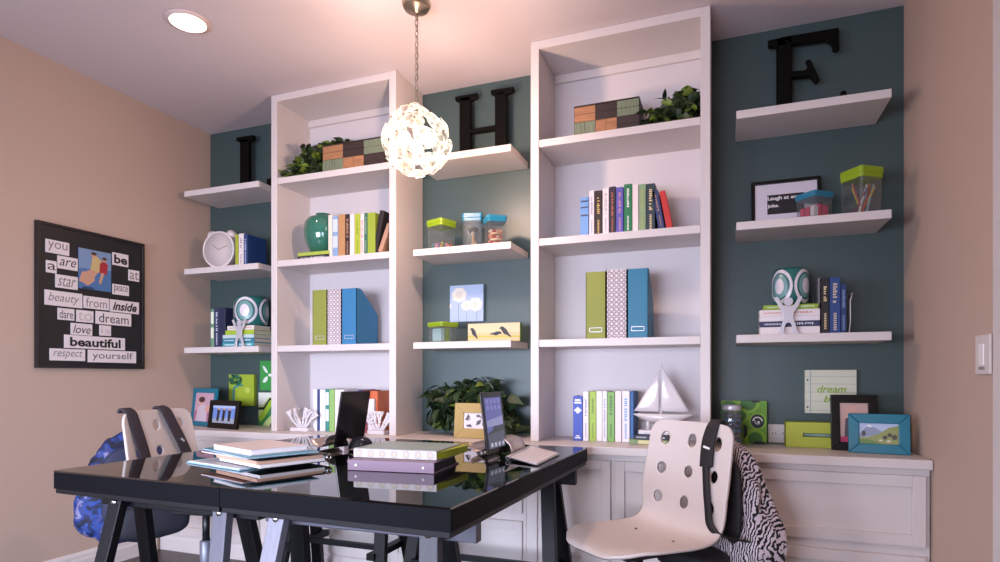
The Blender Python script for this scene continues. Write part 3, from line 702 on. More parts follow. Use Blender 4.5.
def leaf_poly(l, w, n=6):
    pts = []
    for i in range(n+1): u = i/n; pts.append((u*l, w*math.sin(PI*u**0.75)))
    return pts
def foliage(mb, pts, l, w, rnd, n, spread, mi=(0, 1)):
    for _ in range(n):
        c = Vector(rnd.choice(pts))+Vector((rnd.gauss(0, spread[0]), rnd.gauss(0, spread[1]), rnd.gauss(0, spread[2])))
        yield c
def add_leaf(mb, c, l, w, R, mi):
    n = 5; vs = []; fs = []
    for i in range(n+1):
        u = i/n; ww = w*math.sin(PI*max(0.02, min(0.985, u**0.7))); cur = -0.35*l*u*u
        for s in (-1, 0, 1): vs.append(c+R @ Vector((u*l, s*ww, cur+abs(s)*ww*0.35)))
    for i in range(n):
        for k in range(2): fs.append((i*3+k, i*3+k+1, i*3+k+4, i*3+k+3))
    mb.faces(vs, fs, mi, True)
def plant(name, label, boxes, n, l, w, seed, base, cat='plant', stems=8, light_share=0.3, ymax=-0.015, avoid=None):
    r = random.Random(seed); t = thing(name, label, cat, base)
    m = MB(); s = MB(); ends = []
    for _ in range(n):
        b = r.choices(boxes, [q[6] for q in boxes])[0]
        c = Vector((r.uniform(b[0], b[1]), r.uniform(b[2], b[3]), r.uniform(b[4], b[5])))
        R_ = Euler((r.uniform(-1, 1), r.uniform(-0.7, 0.9), r.uniform(0, 2*PI))).to_matrix()
        ll = l*r.uniform(0.7, 1.2)
        tip = c+R_ @ Vector((ll, 0, -0.35*ll))
        if tip.y > ymax or tip.z < base[2]+0.004: continue
        if avoid and any(avoid[0]-0.01 < q.x < avoid[1]+0.01 and avoid[2] < q.y < avoid[3] and q.z < avoid[4]+0.012 for q in (c, tip, (c+tip)/2)): continue
        add_leaf(m, c, ll, w*r.uniform(0.8, 1.2), R_, 1 if r.random() < light_share else 0); ends.append(c)
    for e in r.sample(ends, min(stems, len(ends))):
        b0 = Vector(base)+Vector((r.uniform(-0.02, 0.02), r.uniform(-.01, .01), 0.004)); mid = (b0+e)/2+Vector((0, 0, 0.03))
        s.tube([b0, mid, e], [0.003, 0.0025, 0.0015], 5)
    m.build('foliage', [LEAF, LEAFY], t); s.build('stems', STEM, t)
    return t
z1 = SHZ[0]
def zz(px, py, Y): return at(px, py, Y).z
def xx(px, Y): return at(px, 300, Y).x
plant('ivy', 'trailing green ivy beside the patchwork box, left bookcase top shelf',
      [(xx(285, -.24), xx(300, -.24), -0.29, -0.14, z1+0.012, z1+0.045, 1.2), (xx(298, -.22), xx(312, -.22), -0.28, -0.12, z1+0.015, z1+0.10, 2), (xx(308, -.22), xx(322, -.22), -0.27, -0.10, z1+0.02, z1+0.185, 2.8), (xx(318, -.06), xx(345, -.06), -0.075, -0.045, z1+0.20, z1+0.262, 2.2)], 640, 0.06, 0.017, 4, (xx(306, -.22), -0.22, z1), light_share=0.35, avoid=(xx(322.7, -.262), xx(385, -.262), -0.27, -0.085, z1+0.115))
plant('ivy', 'dense green ivy at the right end of the right bookcase top shelf',
      [(xx(648, -.2), xx(668, -.2), -0.28, -0.10, z1+0.012, z1+0.08, 1.6), (xx(662, -.2), xx(696, -.2), -0.28, -0.10, z1+0.015, z1+0.14, 3), (xx(678, -.15), xx(694, -.15), -0.22, -0.10, z1+0.1, z1+0.185, 1.3)], 620, 0.055, 0.017, 9, (xx(680, -.2), -0.18, z1), light_share=0.3, avoid=(xx(574.3, -.262), xx(639, -.262), -0.27, -0.085, z1+0.14))

# ------------------------------------------------------------------ floating shelf things
def man_bookend(px, pyh, pyb, zb, label, Y, k=1.0):
    """flat metal figure holding its arms up"""
    x = at(px, pyb, Y).x; H = at(px, pyh, Y).z-zb-0.001
    t = thing('figure_bookend', label, 'bookend', (x, Y, zb+0.001), group='little silver figure bookends')
    u = H
    half = [(0, .30), (.055, .28), (.095, .19), (.105, .07), (.095, 0.002), (.26, 0.002), (.275, .03), (.225, .065), (.20, .18), (.155, .32), (.118, .42), (.14, .55), (.17, .62), (.245, .72), (.30, .85), (.345, .93), (.335, .985), (.275, .99), (.235, .94), (.185, .84), (.125, .755), (.05, .742)]
    poly = [(x*u*k, z*u) for x, z in half]+[(-x*u*k, z*u) for x, z in reversed(half[1:])]
    MB().prism(poly, -0.003, 0.003).build('body', SILVER, t, world=False, bevel=0.0012)
    MB().prism([(x, z) for x, z in disc(0, .852*u, .112*u, .112*u, 24)], -0.003, 0.003).build('head', SILVER, t, world=False, bevel=0.0012)
    MB().box(-0.3*u, 0.3*u, -0.004, 0.02, -0.0008, 0.0006).build('foot_plate', SILVER, t, world=False)
    return t
def cup(px0, px1, pyt, zb, Y, label, shift):
    a, b = at(px0, 290, Y), at(px1, 290, Y); r = (b.x-a.x)/2; h = at((px0+px1)/2, pyt, Y).z-zb-0.001; cx = (a.x+b.x)/2
    t = thing('patterned_cup', label, 'cup', (cx, Y, zb+0.001), group='teal cups with circle pattern')
    pr = [(0.80*r, 0), (0.93*r, 0.1*h), (0.985*r, 0.3*h), (1.0*r, 0.5*h), (0.985*r, 0.7*h), (0.93*r, 0.9*h), (0.84*r, h), (0.78*r, h-0.002), (0.80*r, 0.5*h), (0.7*r, 0.05*h)]
    MB().lathe(pr, 40).build('bowl', mat('teal_ceramic', '#2b6a66', 0.2), t, world=False, smooth=True)
    def rad(z):
        for (r0, z0), (r1, z1) in zip(pr[:6], pr[1:7]):
            if z0 <= z <= z1: return r0+(r1-r0)*(z-z0)/(z1-z0)
        return 0.9*r
    def patch(m, ang, cz, rx, rz, mi, off, hole=0.0):
        N = 28; vs = []; fs = []
        rs = [hole, (hole+1)/2, 1] if hole else [0.02, 0.5, 1]
        for q in rs:
            for i in range(N):
                th = 2*PI*i/N; z = cz+rz*q*math.sin(th); z = max(0.015*h, min(0.985*h, z)); aa = ang+rx*q*math.cos(th)/r
                rr = rad(z)+off; vs.append((rr*math.sin(aa), -rr*math.cos(aa), z))
        for k in range(2):
            for i in range(N): fs.append((k*N+i, k*N+(i+1) % N, (k+1)*N+(i+1) % N, (k+1)*N+i))
        m.faces(vs, fs, mi, True)
    m = MB(); nrep = 4
    for k in range(nrep):
        an = shift+k*2*PI/nrep; W_ = r*PI/nrep
        patch(m, an, h*0.5, W_*0.95, h*0.46, 0, 0.0008, 0.80); patch(m, an, h*0.5, W_*0.62, h*0.33, 1, 0.001); patch(m, an, h*0.5, W_*0.36, h*0.21, 0, 0.0016)
    m.build('circle_pattern', [P('#dcd6dc', 0.3), P('#6e9a9a', 0.3)], t, world=False)
    return t
# left column, shelf 2: alarm clock and three books
Yc = -0.20; c = at(219.5, 250, Yc); rc = (at(235, 250, Yc).x-at(204, 250, Yc).x)/2*0.97
zs = FSZ[1]; rc = min(rc, (c.z-zs)-0.004)
t = thing('alarm_clock', 'round white twin bell alarm clock on the left column shelf', 'clock', (c.x, Yc, zs), rz=0.12)
Ry = Matrix.Rotation(PI/2, 4, 'X')
dz = c.z-zs; WC = P('#cfc4c2', 0.35)
MB().lathe([(0.05*rc, -0.05), (0.9*rc, -0.05), (0.97*rc, -0.04), (0.99*rc, 0), (0.97*rc, 0.008), (0.9*rc, 0.009)], 48, (0, 0, dz), 0, Ry).build('case', WC, t, world=False)
MB().lathe([(0.01, 0.0085), (0.90*rc, 0.0085), (0.90*rc, 0.0098), (0.01, 0.0102)], 48, (0, 0, dz), 0, Ry).build('dial', P('#c9bebc', 0.7), t, world=False)
MB().lathe([(0.905*rc, 0.0085), (0.905*rc, 0.0135), (0.97*rc, 0.0125), (1.0*rc, 0.004)], 48, (0, 0, dz), 0, Ry, cap=False).build('bezel', P('#e6dcda', 0.3), t, world=False, solid=0.0015)
hh = MB(); hh.bar((0, -0.0115, dz), (0.58*rc*math.cos(0.35), -0.0115, dz+0.58*rc*math.sin(0.35)), 0.0045, 0.0020, 0, (0, -1, 0)); hh.bar((0, -0.0115, dz), (-0.42*rc*math.cos(0.62), -0.0115, dz+0.42*rc*math.sin(0.62)), 0.0055, 0.0020, 0, (0, -1, 0))
hh.build('hands', P('#8d8180', 0.4), t, world=False)
for s in (-1, 1):
    Mb = Matrix.Rotation(s*0.62, 4, 'Y')
    MB().lathe([(0.001, 0.035*1), (0.018, 0.032), (0.03, 0.020), (0.034, 0.004), (0.032, 0.002), (0.001, 0.003)], 24, Vector((0, 0.025, dz))+Mb @ Vector((0, 0, rc*0.96)), 0, Mb).build('bell', WC, t, world=False)
    MB().tube([Vector((s*0.5*rc, 0.02, dz-0.8*rc)), Vector((s*0.62*rc, 0.02, 0.004))], 0.005, 8).build('foot', WC, t, world=False)
standing([(235.2, 238.4, 234.5, P('#a3b03a'), None, 'lime green book right of the alarm clock'),
          (238.7, 243.4, 233.5, P('#e8dcdc'), P('#9a8a8c'), 'white book between the lime and navy books by the clock'),
          (243.7, 247.2, 234, P('#1f3d74'), P('#c9d0e0'), 'navy blue book at right of the alarm clock')], -0.235, zs, 0.17, 'books beside the alarm clock')
# left column, shelf 3
zs = FSZ[2]
standing([(210.6, 213.9, 309, P('#6f9a7c'), P('#e6ecd8'), 'thin green book at the left end in the left corner', {'marks': 'blocks'}),
          (214.2, 219.2, 308, P('#2c3658'), P('#dfe3ea'), 'navy book with white title in the left corner'),
          (219.5, 224.8, 307.5, P('#242a48'), None, 'dark navy book left of the stack in the left corner')], -0.21, zs, 0.17, 'upright books in the left corner')
ths = 0.0272
zt = lying([(222.4, 254, ths, P('#4a9aa8'), P('#dff0f2'), 'turquoise book at the bottom of the left corner stack'),
            (222.4, 254, ths, P('#3c7f94'), P('#cfe6ea'), 'dark turquoise book second from bottom in the left corner stack'),
            (222.6, 254, ths-0.006, P('#c2d4d2'), None, 'pale grey blue book in the middle of the left corner stack'),
            (225.2, 254, ths, P('#a6c238'), None, 'lime book second from top in the left corner stack'),
            (227.2, 254, ths, P('#e8dfd2'), P('#d09aa0'), 'cream book on top of the left corner stack')], -0.225, zs, 0.17, 'stacked books in the left corner')
man_bookend(239.3, 319, 346, zs, 'little silver figure bookend before the left corner book stack', -0.245, 0.95)
cup(238.6, 264.6, 297.4, zt, -0.14, 'teal cup with circle pattern on the left corner book stack', 0.35)
# right column, shelf 3
zt = lying([(759.5, 820, 0.0335, P('#e6dcdc'), None, 'white book at the bottom of the right column stack'),
            (759.5, 820, 0.024, P('#2b3158'), P('#d9dbe4'), 'navy book in the white stack under the right cup'),
            (759.5, 820, 0.0225, P('#e9e2e4'), None, 'white book just above the navy one in the right stack'),
            (759.5, 820, 0.028, P('#eadfdc'), P('#d08a7c'), 'white book with reddish title in the right column stack'),
            (763.5, 818.5, 0.021, P('#8fae38'), P('#e3eccb'), 'lime book on top of the right column stack')], -0.235, zs, 0.165, 'stacked books on the right column shelf')
man_bookend(788.5, 296, 335, zs, 'little silver figure bookend before the right column book stack', -0.258, 0.95)
cup(771.8, 809.4, 269.5, zt, -0.15, 'teal cup with circle pattern on the right column book stack', -0.72)
standing([(818.2, 820.6, 278, P('#8a8284'), None, 'thin grey book behind the right column stack', {'d': 0.12}),
          ], -0.19, zs, 0.12, 'upright books on the right column shelf')
standing([(821.2, 829.4, 277.5, P('#161418'), P('#dcc89a'), 'black book with gold title on the right column shelf'),
          (829.8, 840.4, 277, P('#22427c'), P('#c9b9a0'), 'blue book with gold title panel on the right column shelf'),
          (840.8, 846.6, 284, P('#1f3768'), P('#7f90b8'), 'short navy book at the right end of the right column shelf')], -0.235, zs, 0.15, 'upright books on the right column shelf')
p0 = at(848.5, 333, -0.22); zz1 = at(850, 294, -0.22).z
t = MB(); t.tube([(p0.x, -0.235, zs+0.002), (p0.x+0.005, -0.235, zs+0.05), (p0.x+0.004, -0.235, zz1-0.03), (p0.x+0.012, -0.235, zz1), (p0.x+0.012, -0.10, zz1), (p0.x+0.004, -0.10, zz1-0.03), (p0.x+0.005, -0.10, zs+0.05), (p0.x, -0.10, zs+0.002)], 0.0022, 6)
tag(t.build('wire_bookend', SILVER), 'thin wire bookend at the right end of the short navy book', 'bookend')

# clear storage tubs
def tub(label, pxc, pyl, pyb, zb, Y, s, lidm, rz, hgt, tint=CLEAR):
    x = at(pxc, pyl, Y).x
    t = thing('storage_tub', label, 'storage tub', (x, Y, zb+0.001), rz, 'clear storage tubs with coloured lids')
    def ring(a, z): 
        pts = []
        c_ = a*0.22
        for qx, qy, st in ((1, 1, 0), (-1, 1, 1), (-1, -1, 2), (1, -1, 3)):
            for k in range(4):
                an = (st+k/3)*PI/2; pts.append((qx*(a-c_)+c_*math.cos(an), qy*(a-c_)+c_*math.sin(an), z))
        return pts
    def loft(rs, cap0=True, cap1=True):
        m = MB(); vs = [p for r in rs for p in r]; n = len(rs[0]); fs = []
        for k in range(len(rs)-1):
            for i in range(n): fs.append((k*n+i, k*n+(i+1) % n, (k+1)*n+(i+1) % n, (k+1)*n+i))
        if cap0: fs.append(tuple(range(n-1, -1, -1)))
        if cap1: fs.append(tuple(range((len(rs)-1)*n, len(rs)*n)))
        m.faces(vs, fs); return m
    h = hgt
    loft([ring(s*0.47, 0), ring(s*0.485, 0.004), ring(s*0.51, h*0.80)], True, False).build('body', tint, t, world=False)
    loft([ring(s*0.515, h*0.77), ring(s*0.525, h*0.78), ring(s*0.525, h*0.86), ring(s*0.545, h*0.87), ring(s*0.545, h*0.98), ring(s*0.53, h)]).build('lid', lidm, t, world=False, bevel=0.0015)
    return t, Vector((x, Y, zb+0.001))
LIMELID = P('#8aa81c', 0.35); BLUELID = P('#1f7896', 0.35)
def inside(c, s, rz, u, v): return c+Matrix.Rotation(rz, 3, 'Z') @ Vector((u*s*0.36, v*s*0.36, 0))
def tub_h(pxc, py, Y, zb): return at(pxc, py, Y).z-zb
zs = FSZ[1]
# right column shelf 2: pencils and pink pieces
Y = -0.19; h = tub_h(862, 170.5, Y, zs)
t, c = tub('clear tub of coloured pencils with lime lid, right column shelf', 861.5, 172, 212, zs, Y, 0.112, LIMELID, 0.62, h)
r = random.Random(5); cols = ['#b02a28', '#e6c81e', '#7a2434', '#e2e0d8', '#262428', '#2f8fb0', '#d05a2a', '#c23a5a', '#e0b23a', '#a8b8c0']
nms = ['dark red', 'yellow', 'maroon', 'white', 'black', 'blue', 'orange', 'crimson', 'gold', 'pale grey']
for k, (cl, nm) in enumerate(zip(cols, nms)):
    rxv, fxv = Vector((0.936, 0.352, 0)), Vector((-0.352, 0.936, 0))
    lean = (-0.058+0.008*k, 0.012+0.0055*k) if k not in (0, 1, 5) else ((0.0+0.006*k, -0.048+0.012*k))
    lean = (lean[0]*0.85, lean[1]*0.85); a0 = c+rxv*lean[0]*0.8+fxv*(0.016*((k % 3)-1))+Vector((0, 0, 0.006)); a1 = c+rxv*lean[1]+fxv*(0.018*(((k+1) % 3)-1))+Vector((0, 0, h*(0.72-0.04*(k % 3))))
    d = (a1-a0).normalized()
    o = thing('pencil', nm+' pencil standing in the lime lidded tub of coloured pencils', 'pencil', a0, 0, 'coloured pencils in the tub')
    MB().tube([a0, a1-d*0.008], 0.0044, 6, smooth=False).build('shaft', P(cl, 0.35), o); MB().tube([a1-d*0.008, a1], [0.0042, 0.0006], 6).build('tip', P('#d8b890', 0.6), o)
Y = -0.215; h = tub_h(814, 194.5, Y, zs)
t, c = tub('short clear tub of pink pieces with blue lid, right column shelf', 814, 196, 214, zs, Y, 0.104, BLUELID, 0.68, h)
r = random.Random(8)
for k in range(9):
    q = inside(c, 0.104, 0.68, -0.75+0.75*(k % 3), -0.75+0.75*(k//3))
    o = MB().box(-0.0125, 0.0125, -0.0105, 0.0105, 0, h*0.40+0.004*((k*2) % 3)).build('eraser', P('#d83a64' if k % 4 else '#e9dfe2', 0.6), bevel=0.003, loc=(q.x, q.y, c.z+0.006), rot=(0, 0, 0.68+r.uniform(-.1, .1)))
    tag(o, 'pink or white eraser at the bottom of the short blue lidded tub', 'eraser', 'erasers in the blue lidded tub')
# middle column shelf 2
Y = -0.20; h = tub_h(441, 221.5, Y, zs)
t, c = tub('clear tub of small coloured beads with lime lid, upper middle shelf', 441.5, 222, 247, zs, Y, 0.112, LIMELID, -0.35, h)
r = random.Random(2); bc = ['#2f9a9a', '#d04a3a', '#e8e4de', '#c8a84a', '#7a5a9a', '#d88aa0']
for k in range(24):
    L_ = k//12; q = inside(c, 0.112, -0.35, -0.85+0.56*(k % 4), -0.8+0.8*((k//4) % 3))
    o = MB().ball((0, 0, 0), 0.0085, 0, 8).build('bead', P(bc[(k*5) % 6], 0.35), loc=(q.x+0.004*L_, q.y, c.z+0.0132+0.0165*L_))
    tag(o, 'small coloured bead in the lime lidded tub on the middle shelf', 'bead', 'beads in the lime lidded tub')
Y = -0.16; h = tub_h(474, 215.5, Y, zs)
t, c = tub('clear tub of paintbrushes with blue lid, upper middle shelf', 473.5, 216, 244, zs, Y, 0.105, BLUELID, 0.25, h)
for k in range(7):
    r = random.Random(k); a0 = inside(c, 0.105, 0.25, 0.7-0.2*k, r.uniform(-.7, .7))+Vector((0, 0, 0.004)); a1 = inside(c, 0.105, 0.25, -0.8+0.22*k, r.uniform(-.7, .7))+Vector((0, 0, h*0.68))
    o = thing('paintbrush', 'dark tipped paintbrush standing in the left blue lidded tub', 'paintbrush', a0, 0, 'paintbrushes in the tub')
    m_ = a0.lerp(a1, 0.66); MB().tube([a0, m_], [0.0035, 0.005], 7).build('handle', P(['#d8c8b0', '#c8a070', '#e8e0da'][k % 3], 0.4), o)
    MB().tube([m_, a0.lerp(a1, 0.75)], 0.004, 7).build('ferrule', SILVER, o); MB().tube([a0.lerp(a1, 0.75), a0.lerp(a1, 0.9), a1], [0.0055, 0.010, 0.001], 7).build('bristles', P('#241c1c', 0.8), o)
Y = -0.225; h = tub_h(495, 217.5, Y, zs)
t, c = tub('clear tub of orange and red crayons with blue lid, upper middle shelf', 495, 218, 242, zs, Y, 0.098, BLUELID, 0.62, h)
r = random.Random(12); cc = ['#c8502c', '#e08a6a', '#d8b090', '#b83a2a', '#e8c8b0']
for k in range(20):
    zq = 0.010+0.0155*(k//4); an = (0.62 if (k//4) % 2 else 0.62+PI/2); dv = Vector((math.cos(an), math.sin(an), 0.10)); q = c+Matrix.Rotation(an, 3, 'Z') @ Vector((0, (k % 4-1.5)*0.0165, zq))
    o = thing('crayon', 'orange or red crayon lying in the right blue lidded tub', 'crayon', q, 0, 'crayons in the tub')
    a0, a1 = q-dv*0.03, q+dv*0.026
    MB().tube([a0, a1], 0.007, 8).build('wrapper', P(cc[k % 5], 0.6), o); MB().tube([a1, a1+dv*0.01], [0.0055, 0.002], 8).build('tip', P(cc[(k+1) % 5], 0.5), o)
# middle column shelf 3
zs = FSZ[2]; Y = -0.20; h = tub_h(443, 323, Y, zs)
t, c = tub('tub with lime lid and leafy paper inside, beside the bird painting', 443, 324, 341, zs, Y, 0.118, LIMELID, -0.42, h)
for k, (nm, cl, wd, off) in enumerate((('leaf green', '#5f9a2c', 0.036, 0.2), ('pale aqua', '#b8d8d4', 0.036, -0.6))):
    q = inside(c, 0.118, -0.42, 0.0, off-0.15)
    mm = MB(); mm.box(-wd, wd, -0.012, 0.012, 0.0, h*0.62)
    if k == 0: mm.prism([(-0.02, 0.012), (0.0, 0.028), (0.022, 0.02), (0.012, 0.008)], -0.0135, -0.012, mi=1)
    o = mm.build('note_pad', [P(cl, 0.6), P('#24401c', 0.6)], loc=(q.x, q.y, c.z+0.007), rot=(0, 0, -0.42+(PI/2 if k else 0)*0))
    tag(o, nm+' note pad standing inside the lime lidded tub below the flower painting', 'note pad')

# framed pictures -------------------------------------------------
def frame(name, label, cat, px0, pyt, px1, pyb, Y, zb, fw, fm, inner, items, mats, depth=0.016, rz=0.0, lean=0.12, group=None, mat_w=None, matm=None, stand=True):
    """px box of the front measured on the plane Y; picture colours in items"""
    a, b = at(px0, pyt, Y), at(px1, pyb, Y); w = (b.x-a.x)/max(0.3, math.cos(rz)); h = a.z-zb
    t = thing(name, label, cat, ((a.x+b.x)/2, Y, zb+0.001), group=group, rot=(-lean, 0, rz))
    f = MB()
    f.prism([(-w/2, 0), (w/2, 0), (w/2-fw, fw), (-w/2+fw, fw)], 0, depth); f.prism([(-w/2, h), (-w/2+fw, h-fw), (w/2-fw, h-fw), (w/2, h)], 0, depth)
    f.prism([(-w/2, 0), (-w/2+fw, fw), (-w/2+fw, h-fw), (-w/2, h)], 0, depth); f.prism([(w/2, 0), (w/2, h), (w/2-fw, h-fw), (w/2-fw, fw)], 0, depth)
    f.build('frame', fm, t, world=False, bevel=0.003)
    iw, ih = w-2*fw, h-2*fw; m = MB()
    if mat_w:
        MB().box(-iw/2, iw/2, depth*0.5, depth*0.7, fw, h-fw).build('mat_board', matm, t, world=False)
        iw -= 2*mat_w; ih -= 2*mat_w; yo = depth*0.5-0.0006
    else: yo = depth*0.5
    m.box(-iw/2, iw/2, yo, yo+0.002, h/2-ih/2, h/2+ih/2, 0)
    for k, (mi, pts) in enumerate(items):
        m.flat([(-iw/2+u*iw, yo-0.0002*(k+1), h/2-ih/2+v*ih) for u, v in pts], mi)
    m.build('picture', mats, t, world=False)
    MB().box(-w/2+0.004, w/2-0.004, depth, depth+0.004, 0.004, h-0.004).build('backing', BLACK, t, world=False)
    if stand: MB().prism([(depth+0.004, h*0.55), (depth+0.008, h*0.55), (depth+0.045, 0.012), (depth+0.041, 0.012)], -0.02, 0.02, 'x').build('easel_leg', BLACK, t, world=False)
    return t
TEALF = P('#0f6f86', 0.35); BLACKF = mat('black_frame', '#0f0c0a', 0.35, spec=0.3)
# left worktop
frame('photo_frame', 'teal photo frame in the left corner behind the black frame', 'photo frame', 184.5, 388, 217, 425, -0.20, CZ, 0.030, TEALF,
      None, [(1, [(0, 0), (1, 0), (1, .45), (.6, .5), (0, .35)]), (2, disc(.35, .72, .16, .14)), (3, [(.1, 0), (.7, 0), (.66, .5), (.45, .62), (.2, .5)]), (4, disc(.36, .76, .17, .1)), (2, disc(.72, .45, .14, .12))],
      [P('#c9a3b0', 0.4), P('#b0708c', 0.4), P('#d9a896', 0.4), P('#cfc0ca', 0.4), P('#4a3030', 0.4)], rz=-0.25)
frame('photo_frame', 'small black landscape photo frame in front of the left teal frame', 'photo frame', 203, 400, 240, 425.5, -0.30, CZ, 0.034, BLACKF,
      None, [(1, [(0, 0), (1, 0), (1, .3), (0, .25)]), (2, [(.18, .12), (.28, .12), (.32, .75), (.2, .8)]), (2, [(.42, .12), (.52, .12), (.56, .75), (.44, .8)]), (2, [(.68, .12), (.78, .12), (.80, .75), (.68, .78)]), (3, disc(.27, .82, .06, .08)), (3, disc(.5, .82, .06, .08)), (3, disc(.74, .8, .06, .08)), (4, [(0, .86), (1, .86), (1, 1), (0, 1)])],
      [P('#6f8fd0', 0.4), P('#a0a8b8', 0.4), P('#221f26', 0.4), P('#caa48a', 0.4), P('#b4c6ec', 0.4)], rz=-0.2)
def canvas(label, pxs, Y, d, mats, items, cat='painting', zb=None, name='canvas_painting', rot=None, group=None):
    (x0, y0), (x1, y1) = pxs; a, b = at(x0, y0, Y), at(x1, y1, Y); w = b.x-a.x; z0 = b.z if zb is None else zb; h = a.z-z0
    t = thing(name, label, cat, ((a.x+b.x)/2, Y, z0), rot=rot or (0, 0, 0), group=group)
    m = MB(); m.box(-w/2, w/2, 0, d, 0.0005, h, 0); m.build('canvas', mats[0], t, world=False, bevel=0.001)
    m = MB()
    m.flat([(-w/2, -0.0003, 0.0005), (w/2, -0.0003, 0.0005), (w/2, -0.0003, h), (-w/2, -0.0003, h)], 1)
    for k, (mi, pts) in enumerate(items): m.flat([(-w/2+u*w, -0.0005-0.0002*k, v*h) for u, v in pts], mi)
    m.build('painted_face', mats, t, world=False)
    return t, w, h
r = random.Random(3)
canvas('lime green tree painting hung above the left photo frames', ((229, 374.5), (254, 406)), -0.03, 0.026,
       [P('#93a62f'), P('#a6bb35'), P('#3f8f8a'), P('#2d6b3c'), P('#1d4a30'), P('#c6d25a')],
       [(2, [(.14, 0), (.22, 0), (.24, .55), (.4, .62), (.58, .62), (.58, .67), (.36, .67), (.2, .62), (.15, .5)])]+[(r.choice((3, 3, 4, 2)), disc(r.uniform(.05, .48), r.uniform(.68, .97), r.uniform(.04, .08), r.uniform(.03, .06), 9)) for _ in range(34)]+[(5, disc(.78, .5, .12, .1))])
canvas('green painting with white leaves beside the left bookcase, upper of two', ((260, 361), (277, 390.5)), -0.03, 0.026,
       [P('#2f8f3f'), P('#3a9a46'), P('#e4ece0')],
       [(2, [(.15, .85), (.3, .8), (.45, .66), (.48, .58), (.35, .6), (.22, .7)]), (2, [(.15, .28), (.25, .42), (.4, .48), (.48, .45), (.44, .34), (.3, .26)]), (2, disc(.6, .52, .12, .05))])
canvas('green zigzag painting beside the left bookcase, lower of two', ((258.5, 392.5), (277, 425)), -0.035, 0.026,
       [P('#5a8f2f'), P('#c3d88a'), P('#3f8a4a'), P('#a6cf3a'), P('#1a1c1a'), P('#e8ecdc')],
       [(5, [(0, .62), (.25, .62), (.55, .86), (1, .86), (1, 1), (0, 1)]), (4, [(0, .55), (.28, .56), (.6, .84), (1, .84), (1, .78), (.66, .78), (.32, .48), (0, .48)]), (3, [(0, .25), (.3, .48), (.64, .78), (1, .78), (1, .6), (.7, .6), (.4, .3), (.1, .1)]), (2, [(0, 0), (0, .25), (.1, .1), (.4, .3), (.7, .6), (1, .6), (1, .5), (.5, .22), (.2, 0)]), (4, [(.6, 0), (.7, .1), (1, .1), (1, 0)])], zb=CZ+0.001)
# middle column
CREAMFL = P('#e6ddd0', 0.8); SKY = P('#a9bcd8', 0.7)
it = [(2, [(.25, 0), (.27, 0), (.27, .5), (.25, .5)]), (2, [(.50, 0), (.515, 0), (.515, .3), (.5, .3)]), (2, [(.80, 0), (.82, 0), (.82, .3), (.8, .3)])]
r = random.Random(1)
for cx, cy, rr in ((.28, .74, .22), (.50, .44, .15), (.77, .46, .20), (0.0, .44, .06)):
    n_ = 22; it.append((3, [(max(0, cx+rr*(1+.07*math.sin(7*2*PI*i/n_))*math.cos(2*PI*i/n_)), cy+rr*0.9*(1+.07*math.sin(7*2*PI*i/n_))*math.sin(2*PI*i/n_)) for i in range(n_)])); it.append((4, disc(max(cx, .03), cy, rr*0.45)))
canvas('small blue painting of three white flowers on the middle teal wall', ((450, 286), (483.3, 321)), -0.032, 0.028, [P('#7fa0bc'), SKY, P('#7a92a8'), CREAMFL, P('#d9cfc2', 0.8)], it)
def bird(cx, cy, s, rot, mir=1):
    pts = [(-.5, .95), (-.3, 1.05), (-.12, .95), (0, .7), (.15, .45), (.2, .1), (.32, -.35), (.45, -.75), (.25, -.7), (.05, -.35), (-.15, -.2), (-.3, .05), (-.38, .45), (-.42, .7), (-.62, .85)]
    ca, sa = math.cos(rot), math.sin(rot)
    return [(cx+s*0.36*(mir*x*1.3*ca-y*sa), cy+s*(mir*x*1.3*sa+y*ca)) for x, y in pts]
canvas('long cream painting of three black birds standing on the middle shelf', ((468, 324), (520, 343)), -0.19, 0.035,
       [P('#4f7a22'), P('#c9b382'), P('#b3ab3a'), P('#1c1e24'), P('#d2c096')],
       [(4, [(0, .5), (1, .5), (1, 1), (0, 1)]), (2, [(0, .25), (1, .2), (1, .3), (0, .34)]), (3, bird(.13, .42, .34, 0)), (3, bird(.53, .42, .30, -0.95, -1)), (3, bird(.74, .46, .38, 0.25, 1))], zb=FSZ[2]+0.001)
# middle worktop: plant and khaki frame
plant('bushy_plant', 'bushy dark green plant on the worktop behind the khaki frame',
      [(xx(432, -.15), xx(470, -.15), -0.22, -0.06, CZ+0.04, CZ+0.27, 2), (xx(450, -.15), xx(500, -.15), -0.20, -0.06, CZ+0.14, CZ+0.29, 2), (xx(470, -.15), xx(512, -.15), -0.2, -0.06, CZ+0.03, CZ+0.22, 1.6), (xx(500, -.15), xx(522, -.15), -0.24, -0.08, CZ+0.02, CZ+0.10, 0.9)],
      430, 0.078, 0.026, 21, (xx(478, -.13), -0.13, CZ), stems=26, light_share=0.12)
frame('photo_frame', 'khaki fabric covered photo frame before the bushy plant', 'photo frame', 453.5, 403, 494, 440, -0.30, CZ, 0.052, mat('khaki_weave', '#b39a62', 0.8, bump=0.4, bscale=300), None,
      [(1, [(.05, .55), (.2, .95), (.3, .7), (.22, .5)]), (1, [(.1, .2), (.3, .28), (.4, .1), (.2, .08)]), (2, disc(.25, .62, .06, .1)), (1, [(.55, .2), (.75, .3), (.8, .6), (.62, .5)]), (2, disc(.78, .75, .07, .1)), (1, disc(.65, .82, .09, .08)), (1, [(.84, .2), (.95, .25), (.93, .55), (.86, .5)])],
      [P('#dcd4da', 0.4), P('#3a343a', 0.4), P('#a08a8a', 0.4)], lean=0.1)
